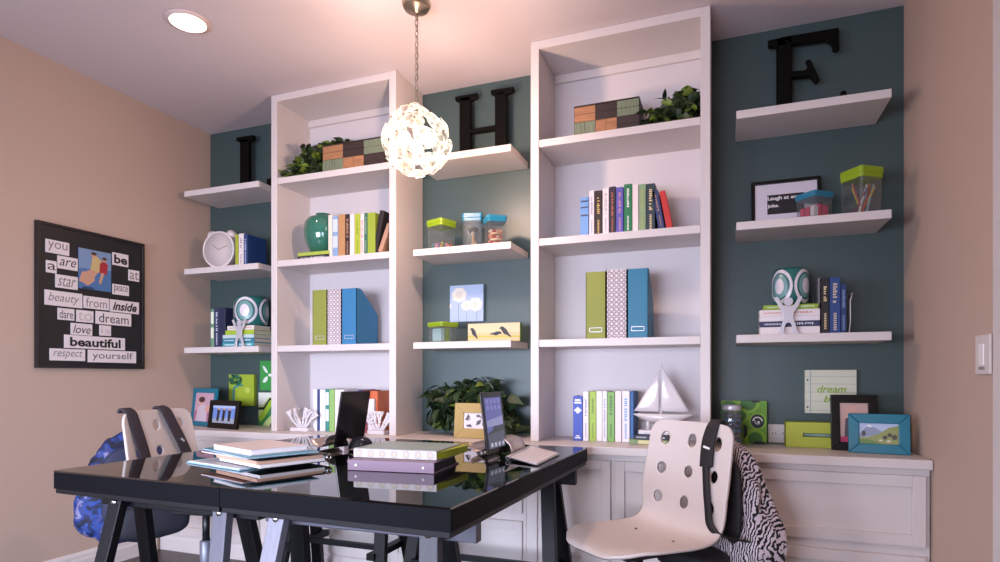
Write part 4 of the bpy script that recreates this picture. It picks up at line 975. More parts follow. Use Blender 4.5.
# right column shelf 2: framed joke print
t = frame('joke_print', 'black framed joke print reading Laugh at every joke', 'framed print', 751.5, 180.5, 822, 213, -0.11, FSZ[1], 0.016, BLACKF, None,
          [], [P('#221d20', 0.5)], lean=0.12, mat_w=0.053, matm=P('#ded2da', 0.6), depth=0.018)
a, b = at(751.5, 180.5, -0.11), at(822, 213, -0.11); w = b.x-a.x; h = a.z-FSZ[1]
pr = [o for o in t.children if o.name.startswith('picture')][0]
text('print_lettering', 'Laugh at every', w*0.54, 0.023, P('#f0eae8', 0.5), pr, FT(w*0.01, 0.0076, h*0.62), bold=0.03)
text('print_lettering', 'joke.', w*0.165, 0.021, P('#f0eae8', 0.5), pr, FT(-w*0.178, 0.0076, h*0.62-0.036), bold=0.03)
# right worktop
r = random.Random(6)
gi = []
for cx, cy, rr in ((.18, .8, .3), (.6, .95, .25), (.12, .3, .3), (.75, .12, .22), (.45, .65, .12)):
    gi += [(3, disc(cx, cy, rr*0.5+.12, rr*0.5+.12, 20)), (2, disc(cx, cy, rr*0.5+.05, rr*0.5+.05, 20))]
def ring_poly(cx, cy, r0, r1, a0, a1, n=14):
    return [(cx+r1*math.cos(a0+(a1-a0)*i/n), cy+r1*math.sin(a0+(a1-a0)*i/n)) for i in range(n+1)]+[(cx+r0*math.cos(a1-(a1-a0)*i/n), cy+r0*math.sin(a1-(a1-a0)*i/n)) for i in range(n+1)]
gi = [(mi, [(min(1, max(0, u)), min(1, max(0, v))) for u, v in pts]) for mi, pts in gi]
gi += [(3, disc(.80, .53, .19, .20, 24)), (4, disc(.80, .53, .15, .165, 24)), (5, ring_poly(.80, .52, .085, .115, .1, 3.0)), (5, ring_poly(.80, .52, .05, .065, 2.6, 5.6)), (5, disc(.82, .51, .03, .025)), (4, [(.5, .1), (.58, .2), (.58, .4), (.5, .45)]), (4, [(.68, 0), (.98, 0), (.95, .06), (.75, .07)]), (4, [(.66, 1), (.86, 1), (.82, .96), (.70, .96)])]
canvas('green abstract painting with a dark swirl leaning behind the jar', ((721, 400.5), (767, 444)), -0.06, 0.03,
       [P('#44701c'), P('#5f951a'), P('#3f7a2c'), P('#82b41e'), P('#16221e'), P('#d8dcd4')], gi, zb=CZ+0.001, rot=(-0.06, 0, 0))
Yj = -0.16; ja, jb = at(720.5, 430, Yj), at(743, 430, Yj); rj = (jb.x-ja.x)/2; cx = (ja.x+jb.x)/2; hj = at(732, 405, Yj).z-CZ
t = thing('glass_jar', 'glass jar with metal lid holding blue pebbles behind the right chair', 'jar', (cx, Yj, CZ+0.001))
MB().lathe([(0.9*rj, 0), (rj, 0.01), (rj, hj*0.66), (0.94*rj, hj*0.76), (0.8*rj, hj*0.84), (0.78*rj, hj*0.88)], 28).build('glass_body', CLEAR, t, world=False)
MB().lathe([(0.86*rj, hj*0.87), (0.88*rj, hj*0.88), (0.88*rj, hj*0.965), (0.82*rj, hj), (0.01, hj*1.0)], 28).build('lid', SILVER, t, world=False)
r = random.Random(4); k = 0
for lev in range(6):
    for j in range(5):
        an = j*2*PI/5+lev*0.6; rr = rj*0.6; z_ = CZ+0.022+lev*0.0235
        if z_ > CZ+hj*0.78: continue
        o = MB().ball((0, 0, 0), 0.0155, 0, 8, (1, 0.85, 0.75)).build('pebble', P(['#2f6a9a', '#1f4a78', '#3a7fb0', '#4a5a70'][(k*3+j) % 4], 0.25), loc=(cx+rr*math.cos(an), Yj+rr*math.sin(an), z_)); k += 1
        tag(o, 'blue pebble inside the glass jar on the right worktop', 'pebble', 'blue pebbles in the glass jar')
# lime box with a slot
Y = -0.13; a, b = at(786, 422, Y), at(846, 446, Y); h = a.z-CZ-0.001; w = b.x-a.x
LB = P('#b4bf3c', 0.5); t = thing('slot_box', 'lime green box with a pill shaped slot beside the wall outlet', 'box', ((a.x+b.x)/2, Y, CZ+0.001))
sx = at(803, 432, Y).x-(a.x+b.x)/2; sx1 = sx+0.19; sz0, sz1 = h*0.42, h*0.58
m = MB(); m.box(-w/2, w/2, 0, 0.006, 0, sz0).box(-w/2, w/2, 0, 0.006, sz1, h).box(-w/2, sx, 0, 0.006, sz0, sz1).box(sx1, w/2, 0, 0.006, sz0, sz1)
m.box(-w/2, w/2, 0.094, 0.10, 0, h).box(-w/2, -w/2+0.006, 0.006, 0.094, 0, h).box(w/2-0.006, w/2, 0.006, 0.094, 0, h).box(-w/2+0.006, w/2-0.006, 0.006, 0.094, 0, 0.006).box(-w/2+0.006, w/2-0.006, 0.006, 0.094, h-0.006, h)
m.build('body', LB, t, world=False)
MB().tube([(sx+0.004, 0.008, (sz0+sz1)/2), (sx1-0.004, 0.008, (sz0+sz1)/2)], (sz1-sz0)*0.46, 10).build('roll', P('#7d9a8c', 0.35), t, world=False)
# lined-paper canvas
t, w, h = canvas('lined paper canvas lettered dream big on the right teal wall', ((805, 370), (856.5, 414)), -0.03, 0.026, [P('#d8d4bc'), P('#d9d8c0'), P('#8aa6b8'), P('#9aa0a8'), P('#3a3a3c'), P('#b6bfb4')],
                 [(5, [(0, v), (1, v), (1, v+.014), (0, v+.014)]) for v in (.06, .27, .48, .67, .84)]+[(2, [(.10, 0), (.115, 0), (.115, 1), (.10, 1)]), (4, disc(.05, .14, .02, .022)), (4, disc(.05, .77, .02, .022))], name='lettered_canvas', cat='wall art')
pf = [o for o in t.children if o.name.startswith('painted')][0]
text('painted_lettering', 'dream', w*0.56, h*0.17, P('#8fae1c', 0.5), pf, FT(w*0.02, -0.0032, h*0.56), shear=0.25, bold=0.01)
text('painted_lettering', 'big', w*0.30, h*0.20, P('#8fae1c', 0.5), pf, FT(w*0.02, -0.0032, h*0.31), shear=0.25, bold=0.01)
frame('photo_frame', 'tall black photo frame leaning behind the right teal frame', 'photo frame', 831.5, 394.5, 879, 448.5, -0.19, CZ, 0.036, BLACKF, None,
      [(1, disc(.42, .82, .2, .13)), (2, [(.15, .1), (.75, .1), (.7, .6), (.5, .68), (.2, .6)]), (1, [(.3, .3), (.7, .34), (.7, .44), (.28, .42)]), (3, [(0, 0), (1, 0), (1, .14), (0, .14)])],
      [P('#c9a79e', 0.4), P('#d3a698', 0.4), P('#55505a', 0.4), P('#c03a68', 0.4)], rz=0.0)
frame('photo_frame', 'teal landscape frame with a mountain photo at the right end', 'photo frame', 849, 413.5, 910, 456, -0.27, CZ, 0.040, TEALF, None,
      [(1, [(0, .45), (.25, .95), (.45, .75), (.7, .5), (0, .3)]), (2, [(.18, .82), (.25, .95), (.36, .83), (.28, .8), (.24, .84)]), (3, [(0, 0), (1, 0), (1, .92), (.75, .8), (.5, .5), (.2, .32), (0, .3)]), (4, [(0, 0), (.6, 0), (.3, .2), (0, .22)]), (5, disc(.78, .45, .06, .1)), (5, disc(.66, .33, .06, .1)), (5, disc(.9, .35, .07, .12)), (6, disc(.55, .18, .05, .05)), (6, disc(.75, .15, .06, .06)), (5, disc(.12, .5, .05, .14))],
      [P('#b4c4e0', 0.4), P('#8a97b0', 0.4), P('#e8ecf2', 0.4), P('#8f9a5a', 0.4), P('#6a8a44', 0.4), P('#4a3f38', 0.4), P('#d8c8b0', 0.4)], rz=-0.12)

# ------------------------------------------------------------------ word collage on the left wall
t = thing('word_collage', 'black square collage of white word tiles and a photo on the tan wall', 'wall art', (0, -0.82, 1.5))
a0, a1, z0, z1 = -1.122, -0.517, 1.124, 1.881
BK = P('#1c191c', 0.45)
b = MB(); b.box(0.001, 0.020, a0, a1, z0, z1); b.build('backboard', BK, t)
f = MB(); k = 0.016
f.box(0.020, 0.026, a0, a1, z0, z0+k).box(0.020, 0.026, a0, a1, z1-k, z1).box(0.020, 0.026, a0, a0+k, z0+k, z1-k).box(0.020, 0.026, a1-k, a1, z0+k, z1-k); f.build('frame', P('#231f22', 0.35), t, bevel=0.002)
tiles = [('you', 55, 137, 88, 140, 1), ('are', 97, 167, 145, 195, .4), ('a', 57, 93, 158, 206, .5), ('star', 90, 167, 210, 262, 1), ('be', 290, 345, 133, 182, 0), ('at', 347, 383, 192, 235, 1), ('peace', 290, 347, 243, 284, .3),
         ('beauty', 52, 183, 266, 325, 1), ('from', 188, 277, 286, 334, 1), ('inside', 281, 382, 299, 347, 0), ('dare', 98, 155, 326, 372, .3), ('to', 163, 222, 333, 380, 2), ('dream', 231, 355, 340, 390, .5), ('love', 144, 218, 379, 425, .2),
         ('is', 245, 284, 386, 427, 2), ('beautiful', 121, 333, 424, 474, 0), ('respect', 70, 193, 468, 515, 1), ('yourself', 204, 372, 474, 522, .6)]
INKS = {0: '#1c181a', 1: '#8f8788', 2: '#c9b9b8'}
for s, x0, x1, y0, y1, tone in tiles:
    xm, ym = (x0+x1)/2, (y0+y1)/2
    A = atx(30+x0/3.515, 215+ym/3.515, 0.024); B = atx(30+x1/3.515, 215+ym/3.515, 0.024); C_ = atx(30+xm/3.515, 215+ym/3.515, 0.024)
    hgt = abs(atx(30+xm/3.515, 215+y0/3.515, 0.024).z-atx(30+xm/3.515, 215+y1/3.515, 0.024).z)*0.88
    o = MB().box(0.0202, 0.0262, A.y, B.y, C_.z-hgt/2, C_.z+hgt/2).build('word_tile', P('#e3d9da', 0.6), t)
    M = Matrix.Translation((0.0266, (A.y+B.y)/2-root_matrix(t).translation.y, C_.z-root_matrix(t).translation.z)) @ Matrix.Rotation(PI/2, 4, 'Z') @ FX
    ink = P({0: '#1c181a', .2: '#2a2628', .3: '#4a4446', .4: '#2a2628', .5: '#3a3436', .6: '#5a5254', 1: '#7f7678', 2: '#c4b6b6'}[tone], 0.6)
    asc = any(ch in 'bdfhklt' for ch in s); desc = any(ch in 'gjpqy' for ch in s)
    text('tile_lettering', s, (B.y-A.y)*0.84, hgt*(0.72 if asc or desc else 0.52), ink, o, M, shear=(0.3 if tone in (.2, .4) or s in ('inside', 'respect', 'love', 'beauty', 'star') else 0), bold=(0.03 if tone == 0 else 0.0))
A = atx(30+171/3.515, 215+185/3.515, 0.024); B = atx(30+285/3.515, 215+185/3.515, 0.024); zt_, zb_ = atx(30+228/3.515, 215+125/3.515, 0.024).z, atx(30+228/3.515, 215+264/3.515, 0.024).z
m = MB(); m.box(0.0202, 0.0245, A.y, B.y, zb_, zt_, 0)
its = [(1, [(0, .5), (1, .55), (1, 1), (0, 1)]), (2, [(.0, .18), (.3, .1), (.5, .25), (.3, .45), (.1, .42)]), (2, [(.2, .1), (.3, .1), (.62, .5), (.5, .6), (.2, .42)]), (3, [(.35, .5), (.62, .45), (.7, .75), (.55, .86), (.4, .8)]), (2, disc(.45, .88, .09, .07)), (4, [(.62, .45), (.85, .42), (.9, .68), (.78, .76), (.64, .7)]), (2, disc(.78, .80, .07, .06)), (2, [(.6, .2), (.66, .15), (.78, .45), (.68, .46)]), (5, disc(.45, .91, .09, .04)), (5, disc(.78, .83, .07, .04)), (6, [(.1, .0), (.5, .02), (.4, .06), (.1, .05)])]
for k, (mi, pts) in enumerate(its): m.flat([(0.0246+0.0002*k, A.y+(B.y-A.y)*u, zb_+(zt_-zb_)*v) for u, v in pts], mi)
m.build('photo', [P('#4f76a8', 0.4), P('#7b95b8', 0.4), P('#c99a80', 0.4), P('#c9b27a', 0.4), P('#a83038', 0.4), P('#4a3a30', 0.4), P('#2a3f60', 0.4)], t)

# ------------------------------------------------------------------ things on the desks
# folders, magazines and notebook pile (left desk)
def sheet(mb, quad, z0, z1, mi=0):
    q = [Vector((p.x, p.y, 0)) for p in quad]
    vs = [p+Vector((0, 0, z0)) for p in q]+[p+Vector((0, 0, z1)) for p in q]
    mb.faces(vs, [(3, 2, 1, 0), (4, 5, 6, 7)]+[(i, (i+1) % 4, (i+1) % 4+4, i+4) for i in range(4)], mi); return mb
def quad(zq, *pts): return [atz(px, py, zq) for px, py in pts]
def centre(q): return sum((Vector(p) for p in q), Vector())/4
z = TZ+0.001
CY, CX = -1.08, 1.62
def rect(cx, cy, w, d, rz):
    R_ = Matrix.Rotation(rz, 3, 'Z'); return [Vector((cx, cy, 0))+R_ @ Vector((sx*w/2, sy*d/2, 0)) for sx, sy in ((-1, -1), (1, -1), (1, 1), (-1, 1))]
pile = 'pile of papers on the left desk'
nb = centre(quad(TZ+0.065, (214.6, 449), (250, 455.5), (302.6, 444), (265, 437)))
rzp = -0.35
q = rect(nb.x-0.06, nb.y+0.02, 0.34, 0.30, rzp+0.1); t = thing('document_folder', 'clear blue tinted document folder at the bottom of the paper pile', 'folder', centre(q), group=pile)
sheet(MB(), q, z, z+0.004).build('cover', P('#9cc0d2', 0.25), t); sheet(MB(), [p*0.97+centre(q)*0.03 for p in q], z+0.004, z+0.0065).build('sheets', P('#d9e2ea', 0.6), t)
z += 0.0075
q = rect(nb.x+0.05, nb.y+0.01, 0.30, 0.25, rzp); t = thing('ring_binder', 'black ring binder in the paper pile, spine to the right', 'binder', centre(q), group=pile)
R_ = Matrix.Rotation(rzp, 3, 'Z'); cq = centre(q)
sheet(MB(), q, z, z+0.0025).build('back_cover', BLACK, t, bevel=0.0008); sheet(MB(), [cq+(p-cq)*0.99 for p in q], z+0.003, z+0.014).build('sheets', P('#e0dada', 0.7), t)
q2 = [cq+(p-cq) for p in q]; sheet(MB(), q2, z+0.0272, z+0.0295).build('front_cover', BLACK, t, bevel=0.0008)
s0, s1 = cq+R_ @ Vector((0.158, 0.135, 0)), cq+R_ @ Vector((-0.15, 0.135, 0))
MB().tube([s0+Vector((0, 0, z+0.0158)), s1+Vector((0, 0, z+0.0158))], 0.0145, 12).build('spine', BLACK, t)
MB().lathe([(0.011, 0), (0.011, 0.002), (0.005, 0.002), (0.005, 0)], 16, s0+Vector((0, 0, z+0.0158))+R_ @ Vector((0.0003, 0, 0)), 0, Matrix.Rotation(rzp, 4, 'Z') @ Matrix.Rotation(PI/2, 4, 'Y'), cap=False).build('finger_ring', CHROME, t)
sheet(MB(), [cq+(p-cq)*1.005+R_ @ Vector((-0.012, -0.004, 0)) for p in q], z+0.0145, z+0.0268).build('dividers', P('#c9a088', 0.7), t)
z += 0.031
for lab, col, dx, dy, w, d, th, rr in (('magazine with orange and purple cover in the paper pile', '#c08a78', -0.035, -0.005, 0.30, 0.225, 0.006, 0.04), ('teal cardboard folder just under the white notebook', '#3f8fa6', 0.0, 0.0, 0.40, 0.26, 0.0045, -0.06)):
    q = rect(nb.x+dx, nb.y+dy, w, d, rzp+rr); cq = centre(q); nm = 'magazine' if 'magazine' in lab else 'document_folder'
    t = thing(nm, lab, nm.replace('document_', ''), cq, group=pile); mm = P(col, 0.4)
    sheet(MB(), q, z, z+0.001).build('back_cover', mm, t); sheet(MB(), [cq+(p-cq)*0.985 for p in q], z+0.0012, z+th-0.0012).build('sheets', P('#d8d2d4', 0.7), t)
    sheet(MB(), q, z+th-0.001, z+th).build('front_cover', P('#7a5a86' if nm == 'magazine' else col, 0.4), t); z += th+0.0006
q = rect(nb.x+0.005, nb.y, 0.285, 0.215, rzp); cq = centre(q); t = thing('notebook', 'white notebook on top of the paper pile', 'notebook', cq, group=pile)
sheet(MB(), q, z, z+0.002).build('back_cover', P('#cfc4c6', 0.5), t); sheet(MB(), [cq+(p-cq)*0.98 for p in q], z+0.0022, z+0.0155).build('pages', P('#e6dcdc', 0.8), t); sheet(MB(), q, z+0.0157, z+0.018).build('front_cover', P('#dccfd0', 0.45), t)

# binders on the right desk
def binder(label, px0, py0, px1, py1, zb, h, d, m, extra, cat='binder'):
    a, b = atz(px0, py0, zb), atz(px1, py1, zb); L = (b-a).length; ang = math.atan2(b.y-a.y, b.x-a.x); c = (a+b)/2
    t = thing('binder', label, cat, (c.x, c.y, zb), ang, 'binders stacked on the right desk'); th = 0.0035
    mb = MB(); mb.box(-L/2, L/2, 0, th, 0, h); mb.box(-L/2, L/2, th, d, 0, th); mb.box(-L/2, L/2, th, d, h-th, h)
    mb.build('cover', m, t, world=False, bevel=0.0015)
    return t, L, ang, Vector((c.x, c.y, zb))
MAUVE = P('#765e70', 0.45)
zb0 = TZ+0.001
t, L, ang, c = binder('mauve lever file lying under the white circle patterned file', 347.5, 470, 434, 474, zb0, 0.036, 0.25, MAUVE, None)
for u in (-0.40, 0.38): MB().lathe([(0.0045, 0), (0.0045, 0.0015), (0.002, 0.002)], 14, (u*L, 0.0, 0.018), 0, Matrix.Rotation(PI/2, 4, 'X')).build('rivet', P('#efe8ea', 0.3), t, world=False)
fan = MB()
for k in range(7): fan.box(-L/2+0.006, L/2-0.004, 0.006, 0.235-0.004*k, 0.0045+0.0038*k, 0.0063+0.0038*k)
fan.build('dividers', P('#2a2a2c', 0.6), t, world=False)
zb1 = zb0+0.0365
t, L, ang, c = binder('white accordion file with circle patterned spine on top of the mauve file', 353.5, 457, 436.5, 460.5, zb1, 0.030, 0.24, P('#bdb5b2', 0.5), None)
MB().box(-L/2+0.001, L/2-0.001, 0.004, 0.239, 0.0302, 0.0312).build('top_sheet', P('#93a5a2', 0.4), t, world=False)
cr = MB()
for k in range(7):
    x = -L/2+L*(k+0.5)/7
    for mi, (r0, r1) in enumerate(((0.0135, 0.0095), (0.0085, 0.004))):
        vs = []; N = 24
        for rr in (r0, r1):
            for i in range(N): vs.append((x+rr*math.cos(2*PI*i/N), -0.0005, 0.015+rr*math.sin(2*PI*i/N)))
        cr.faces(vs, [(i, (i+1) % N, N+(i+1) % N, N+i) for i in range(N)], mi)
cr.build('spine_circles', [P('#a39e9a', 0.5), P('#b3a184', 0.5)], t, world=False)
fan = MB()
for k in range(9):
    y1 = 0.235; fan.faces([(-L/2+0.01, 0.006, 0.005+0.0025*k), (L/2-0.001, 0.006, 0.0045+0.0025*k), (L/2+0.016-0.0008*k, 0.05, 0.004+0.0027*k), (L/2+0.03, y1, 0.004+0.0027*k), (-L/2+0.01, y1, 0.005+0.0025*k)], [(0, 1, 2, 3, 4)])
fan.build('lime_dividers', P('#a5b024', 0.5), t, world=False, solid=0.0014)

# tablets on curved stands
STANDM = mat('satin_aluminium', '#cbb8b2', 0.32, metal=0.75)
def stand(label, c, rz, w, L=0.20):
    t = thing('tablet_stand', label, 'tablet stand', c, rz, 'curved tablet stands')
    prof = [(-0.085, 0.030), (-0.078, 0.014), (-0.062, 0.005), (-0.046, 0.006), (-0.030, 0.018)]
    for i in range(13):
        a = PI*(1-i/12); prof.append((0.012+0.046*math.cos(a), 0.018+0.032*math.sin(a) if i not in (0,) else 0.022))
    prof.append((0.060, 0.0035))
    prof = [(x*1.3, z*1.3) for x, z in prof]
    vs = [(x, y, z) for y in (-w/2, -w/4, 0, w/4, w/2) for x, z in prof]; n = len(prof); fs = []
    for k in range(4):
        for i in range(n-1): fs.append((k*n+i, k*n+i+1, (k+1)*n+i+1, (k+1)*n+i))
    mb = MB(); mb.faces(vs, fs, 0, True); mb.build('curved_sheet', STANDM, t, world=False, solid=0.005)
    return t
def tablet(label, loc, rot, screen):
    t = thing('tablet', label, 'tablet', loc, rot=rot, group='tablets on curved stands'); w, h = 0.186, 0.242
    MB().box(-w/2, w/2, 0, 0.009, 0, h).build('body', mat('tablet_shell', '#141214', 0.16), t, world=False, bevel=0.004)
    sw, sh = 0.148, 0.198; m = MB(); y = -0.0006; m.box(-sw/2, sw/2, y, 0.0005, h/2-sh/2, h/2+sh/2, 0)
    if screen:
        its = [(1, [(0, 0), (1, 0), (1, .38), (0, .30)]), (2, [(0, .30), (.3, .36), (.45, .46), (.6, .42), (1, .44), (1, .32), (.4, .30), (0, .26)]), (3, [(0, .55), (1, .62), (1, .45), (0, .42)])]
        for rw, v in ((4, .93), (4, .80)):
            for k in range(4): its.append((4, [(.09+.23*k, v-.045), (.09+.23*k+.13, v-.045), (.09+.23*k+.13, v+.04), (.09+.23*k, v+.04)]))
        for k in range(4): its.append((5, [(.09+.23*k, .03), (.09+.23*k+.14, .03), (.09+.23*k+.14, .11), (.09+.23*k, .11)]))
        for k, (mi, pts) in enumerate(its): m.flat([(-sw/2+u*sw, y-0.0001*(k+1), h/2-sh/2+v*sh) for u, v in pts], mi)
        m.build('screen', [mat('screen_%d' % i, c_, 0.3, emit=0.35) for i, c_ in enumerate(('#6a70b4', '#56606e', '#3a4048', '#9aa0cc', '#8c92cc', '#c9cde0'))], t, world=False)
    else:
        m.build('screen', [mat('dark_screen', '#0d0c0b', 0.06)], t, world=False)
    MB().lathe([(0.006, 0), (0.006, 0.0004), (0.003, 0.0006)], 14, (0, 0, 0.011), 0, Matrix.Rotation(PI/2, 4, 'X')).build('home_button', P('#3a383c', 0.4), t, world=False)
c1 = atz(500, 452, TZ+0.004)
stand('curved metal stand under the lit tablet near the keyboard', (c1.x+0.005, c1.y, TZ+0.004), -0.05, 0.15)
b1 = atz(498.5, 452.5, TZ+0.02)
tablet('lit tablet with icons on its screen standing on the right desk', (b1.x, b1.y, TZ+0.018), (-0.13, 0, 1.50), True)
c2 = atz(342, 447, TZ+0.004)
stand('curved metal stand under the dark tablet, behind the binders', (c2.x, c2.y, TZ+0.004), 0.1, 0.15)
b2 = atz(348, 445, TZ+0.02)
tablet('dark tablet turned away, standing behind the binders', (b2.x, b2.y, TZ+0.018), (-0.17, 0, -1.68), False)
# glossy dome made up for the dark end of the tablet stand
mp = atz(361, 450.5, TZ+0.001)
t = thing('stand_end_dome', 'glossy dark dome placed as the end cap of the dark tablet stand', 'stand_cap', (mp.x, mp.y, TZ+0.0012))
MB().lathe([(0.001, 0.062), (0.018, 0.060), (0.034, 0.052), (0.047, 0.036), (0.053, 0.016), (0.053, 0.004), (0.050, 0)], 32).build('dome', mat('glossy_grey', '#34363e', 0.12, metal=0.6), t, world=False, smooth=True)
MB().lathe([(0.0535, 0.004), (0.0555, 0.006), (0.0555, 0.012), (0.0535, 0.014)], 32, cap=False).build('chrome_ring', CHROME, t, world=False)
# keyboard
ka, kb, kc, kd = atz(507.5, 460.5, TZ), atz(530, 449.5, TZ), atz(560, 455, TZ), atz(537, 466.5, TZ)
t = thing('keyboard', 'slim aluminium keyboard with white keys on the right desk', 'keyboard', (ka+kb+kc+kd)/4)
up = lambda p, z_: Vector((p.x, p.y, TZ+z_))
m = MB(); m.faces([up(ka, 0.012), up(kb, 0.012), up(kc, 0.003), up(kd, 0.003), up(ka, 0.016), up(kb, 0.016), up(kc, 0.007), up(kd, 0.007)], [(3, 2, 1, 0), (4, 5, 6, 7), (0, 1, 5, 4), (1, 2, 6, 5), (2, 3, 7, 6), (3, 0, 4, 7)])
m.build('deck', mat('aluminium', '#d0c8ca', 0.3, metal=0.6), t)
MB().tube([up(ka, 0.0095), up(kb, 0.0095)], 0.0085, 16).build('battery_tube', mat('aluminium', '#d0c8ca', 0.3), t)
for s_ in (ka, ): 
    d = (ka-kb).normalized(); MB().tube([up(ka, 0.0095), up(ka, 0.0095)+d*0.0008], 0.0055, 14).build('tube_cap', BLACK, t)
ks = MB(); rows = [0.5]*1
for rI in range(6):
    for kI in range(13):
        u0, u1 = 0.12+0.86*rI/6, 0.12+0.86*(rI+0.84)/6; v0, v1 = 0.02+0.96*kI/13, 0.02+0.96*(kI+0.84)/13
        if rI == 5:
            if 3 < kI < 8: continue
            if kI == 3: v1 = 0.02+0.96*(7+0.84)/13
        def pt(u, v, dz): p = ka.lerp(kd, u).lerp(kb.lerp(kc, u), v); return Vector((p.x, p.y, TZ+0.016-0.009*u+dz))
        ks.faces([pt(u0, v0, 0.0002), pt(u1, v0, 0.0002), pt(u1, v1, 0.0002), pt(u0, v1, 0.0002), pt(u0, v0, 0.0022), pt(u1, v0, 0.0022), pt(u1, v1, 0.0022), pt(u0, v1, 0.0022)], [(3, 2, 1, 0), (4, 5, 6, 7), (0, 1, 5, 4), (1, 2, 6, 5), (2, 3, 7, 6), (3, 0, 4, 7)])
ko = ks.build('keys', P('#efe8ea', 0.4), t); ko['kind'] = 'stuff'

# ------------------------------------------------------------------ chairs
def shell_mesh():
    prof = [(-0.235, 0.478), (-0.215, 0.489), (-0.16, 0.495), (-0.06, 0.491), (0.05, 0.487), (0.12, 0.490), (0.165, 0.502), (0.195, 0.528), (0.212, 0.565), (0.226, 0.63), (0.242, 0.71), (0.258, 0.80), (0.276, 0.905)]
    cum = [0]
    for a, b in zip(prof, prof[1:]): cum.append(cum[-1]+math.dist(a, b))
    T = cum[-1]
    def cr(s):                                                     # smooth point on the profile
        s = max(0, min(T, s)); i = max(k for k in range(len(cum)-1) if cum[k] <= s+1e-9); u = (s-cum[i])/(cum[i+1]-cum[i])
        p = [Vector(prof[max(0, min(len(prof)-1, i+k))]) for k in (-1, 0, 1, 2)]
        return 0.5*((2*p[1])+(p[2]-p[0])*u+(2*p[0]-5*p[1]+4*p[2]-p[3])*u*u+(3*p[1]-p[0]-3*p[2]+p[3])*u**3)
    def hw(s):
        e = 1.0; rf, rb = 0.17, 0.065
        w = 0.216-0.010*math.exp(-((s-0.44)/0.09)**2)-0.012*max(0, (s-0.6)/0.3)
        if s < rf: w = w*(0.30+0.70*math.sqrt(max(0, 1-((rf-s)/rf)**2)))
        if s > T-rb: w = w-rb+rb*math.sqrt(max(0, 1-((s-(T-rb))/rb)**2))
        return w
    NU, NV = 96, 168; g = []
    szs = [T-0.075, T-0.19, T-0.305]; holes = [(x, s) for s in szs for x in (-0.135, 0.0, 0.135)]; HR = 0.023
    pts = [[(hw(T*j/NV)*(2*i/NU-1), T*j/NV) for i in range(NU+1)] for j in range(NV+1)]
    dead = set()
    for j in range(NV):
        for i in range(NU):
            cx = (pts[j][i][0]+pts[j+1][i+1][0])/2; cs = (pts[j][i][1]+pts[j+1][i+1][1])/2
            if any((cx-hx)**2+(cs-hs)**2 < HR*HR for hx, hs in holes): dead.add((i, j))
    vs = []
    for j in range(NV+1):
        for i in range(NU+1):
            x, s = pts[j][i]; nb = [(i-a, j-b) in dead for a in (0, 1) for b in (0, 1)]
            if any(nb) and not all(nb):
                hx, hs = min(holes, key=lambda h_: (x-h_[0])**2+(s-h_[1])**2); d = math.hypot(x-hx, s-hs); x, s = hx+(x-hx)*HR/d, hs+(s-hs)*HR/d
            p = cr(s); cur = x*x
            back = max(0, min(1, (s-0.42)/0.15)); front = 1-back
            vs.append((x, p.x-0.55*cur*back, p.y+0.35*cur*front*(1 if s > 0.1 else s/0.1)))
    fs = [(j*(NU+1)+i, j*(NU+1)+i+1, (j+1)*(NU+1)+i+1, (j+1)*(NU+1)+i) for j in range(NV) for i in range(NU) if (i, j) not in dead]
    m = MB(); m.faces(vs, fs, 0, True)
    lone = [v for v in m.bm.verts if not v.link_faces]
    for v in lone: m.bm.verts.remove(v)
    bmesh.ops.remove_doubles(m.bm, verts=m.bm.verts, dist=1e-5)
    return m
def make_chair(label, loc, rz, lift=0.0):
    t = thing('swivel_chair', label, 'chair', loc, rz, 'white swivel chairs with round holes')
    shell_mesh().build('shell', SHELL, t, world=False, solid=0.011)
    b = MB()
    for sx in (-1, 1):
        for sy in (-1, 1): b.lathe([(0.001, 0.0025), (0.0045, 0.002), (0.006, 0)], 10, (sx*0.1, sy*0.1-0.03, 0.499))
    b.build('bolts', P('#6b6468', 0.4), t, world=False)
    MB().box(-0.09, 0.09, -0.12, 0.10, 0.445, 0.478).build('seat_plate', BLACK, t, world=False, bevel=0.006)
    MB().lathe([(0.016, 0.30), (0.016, 0.448)], 18).build('gas_lift_rod', BLACK, t, world=False)
    MB().lathe([(0.027, 0.09), (0.027, 0.33), (0.022, 0.335)], 20).build('column_sleeve', mat('grey_sleeve', '#7d7f8c', 0.4, metal=0.4), t, world=False)
    MB().lathe([(0.045, 0.062), (0.045, 0.105), (0.03, 0.12)], 20).build('hub', BLACK, t, world=False)
    for k in range(5):
        a = 2*PI*k/5+0.4; d = Vector((math.cos(a), math.sin(a), 0))
        l = MB().tube([d*0.03+Vector((0, 0, 0.088)), d*0.16+Vector((0, 0, 0.08)), d*0.27+Vector((0, 0, 0.066))], [0.02, 0.017, 0.013], 10).build('leg', SHELL, t, world=False)
        MB().lathe([(0.001, -0.011), (0.022, -0.011), (0.025, -0.008), (0.025, 0.008), (0.022, 0.011), (0.001, 0.011)], 18, d*0.27+Vector((0, 0, 0.0258)), 0, Matrix.Rotation(a+PI/2, 4, 'Z') @ Matrix.Rotation(PI/2, 4, 'Y')).build('caster', BLACK, l, world=False)
    for o in t.children:
        if o.name.split('.')[0] in ('shell', 'bolts', 'seat_plate', 'gas_lift_rod'): o.location.z = lift
    return t
C2 = (3.02, -0.95); R2 = -0.74
make_chair('white perforated swivel chair at the right desk with zebra backpack on its back', (C2[0], C2[1], 0), R2)
C1 = (1.10, -1.07); R1 = 1.74
make_chair('white perforated swivel chair left of the desks with blue backpack on its back', (C1[0], C1[1], 0), R1, 0.02)

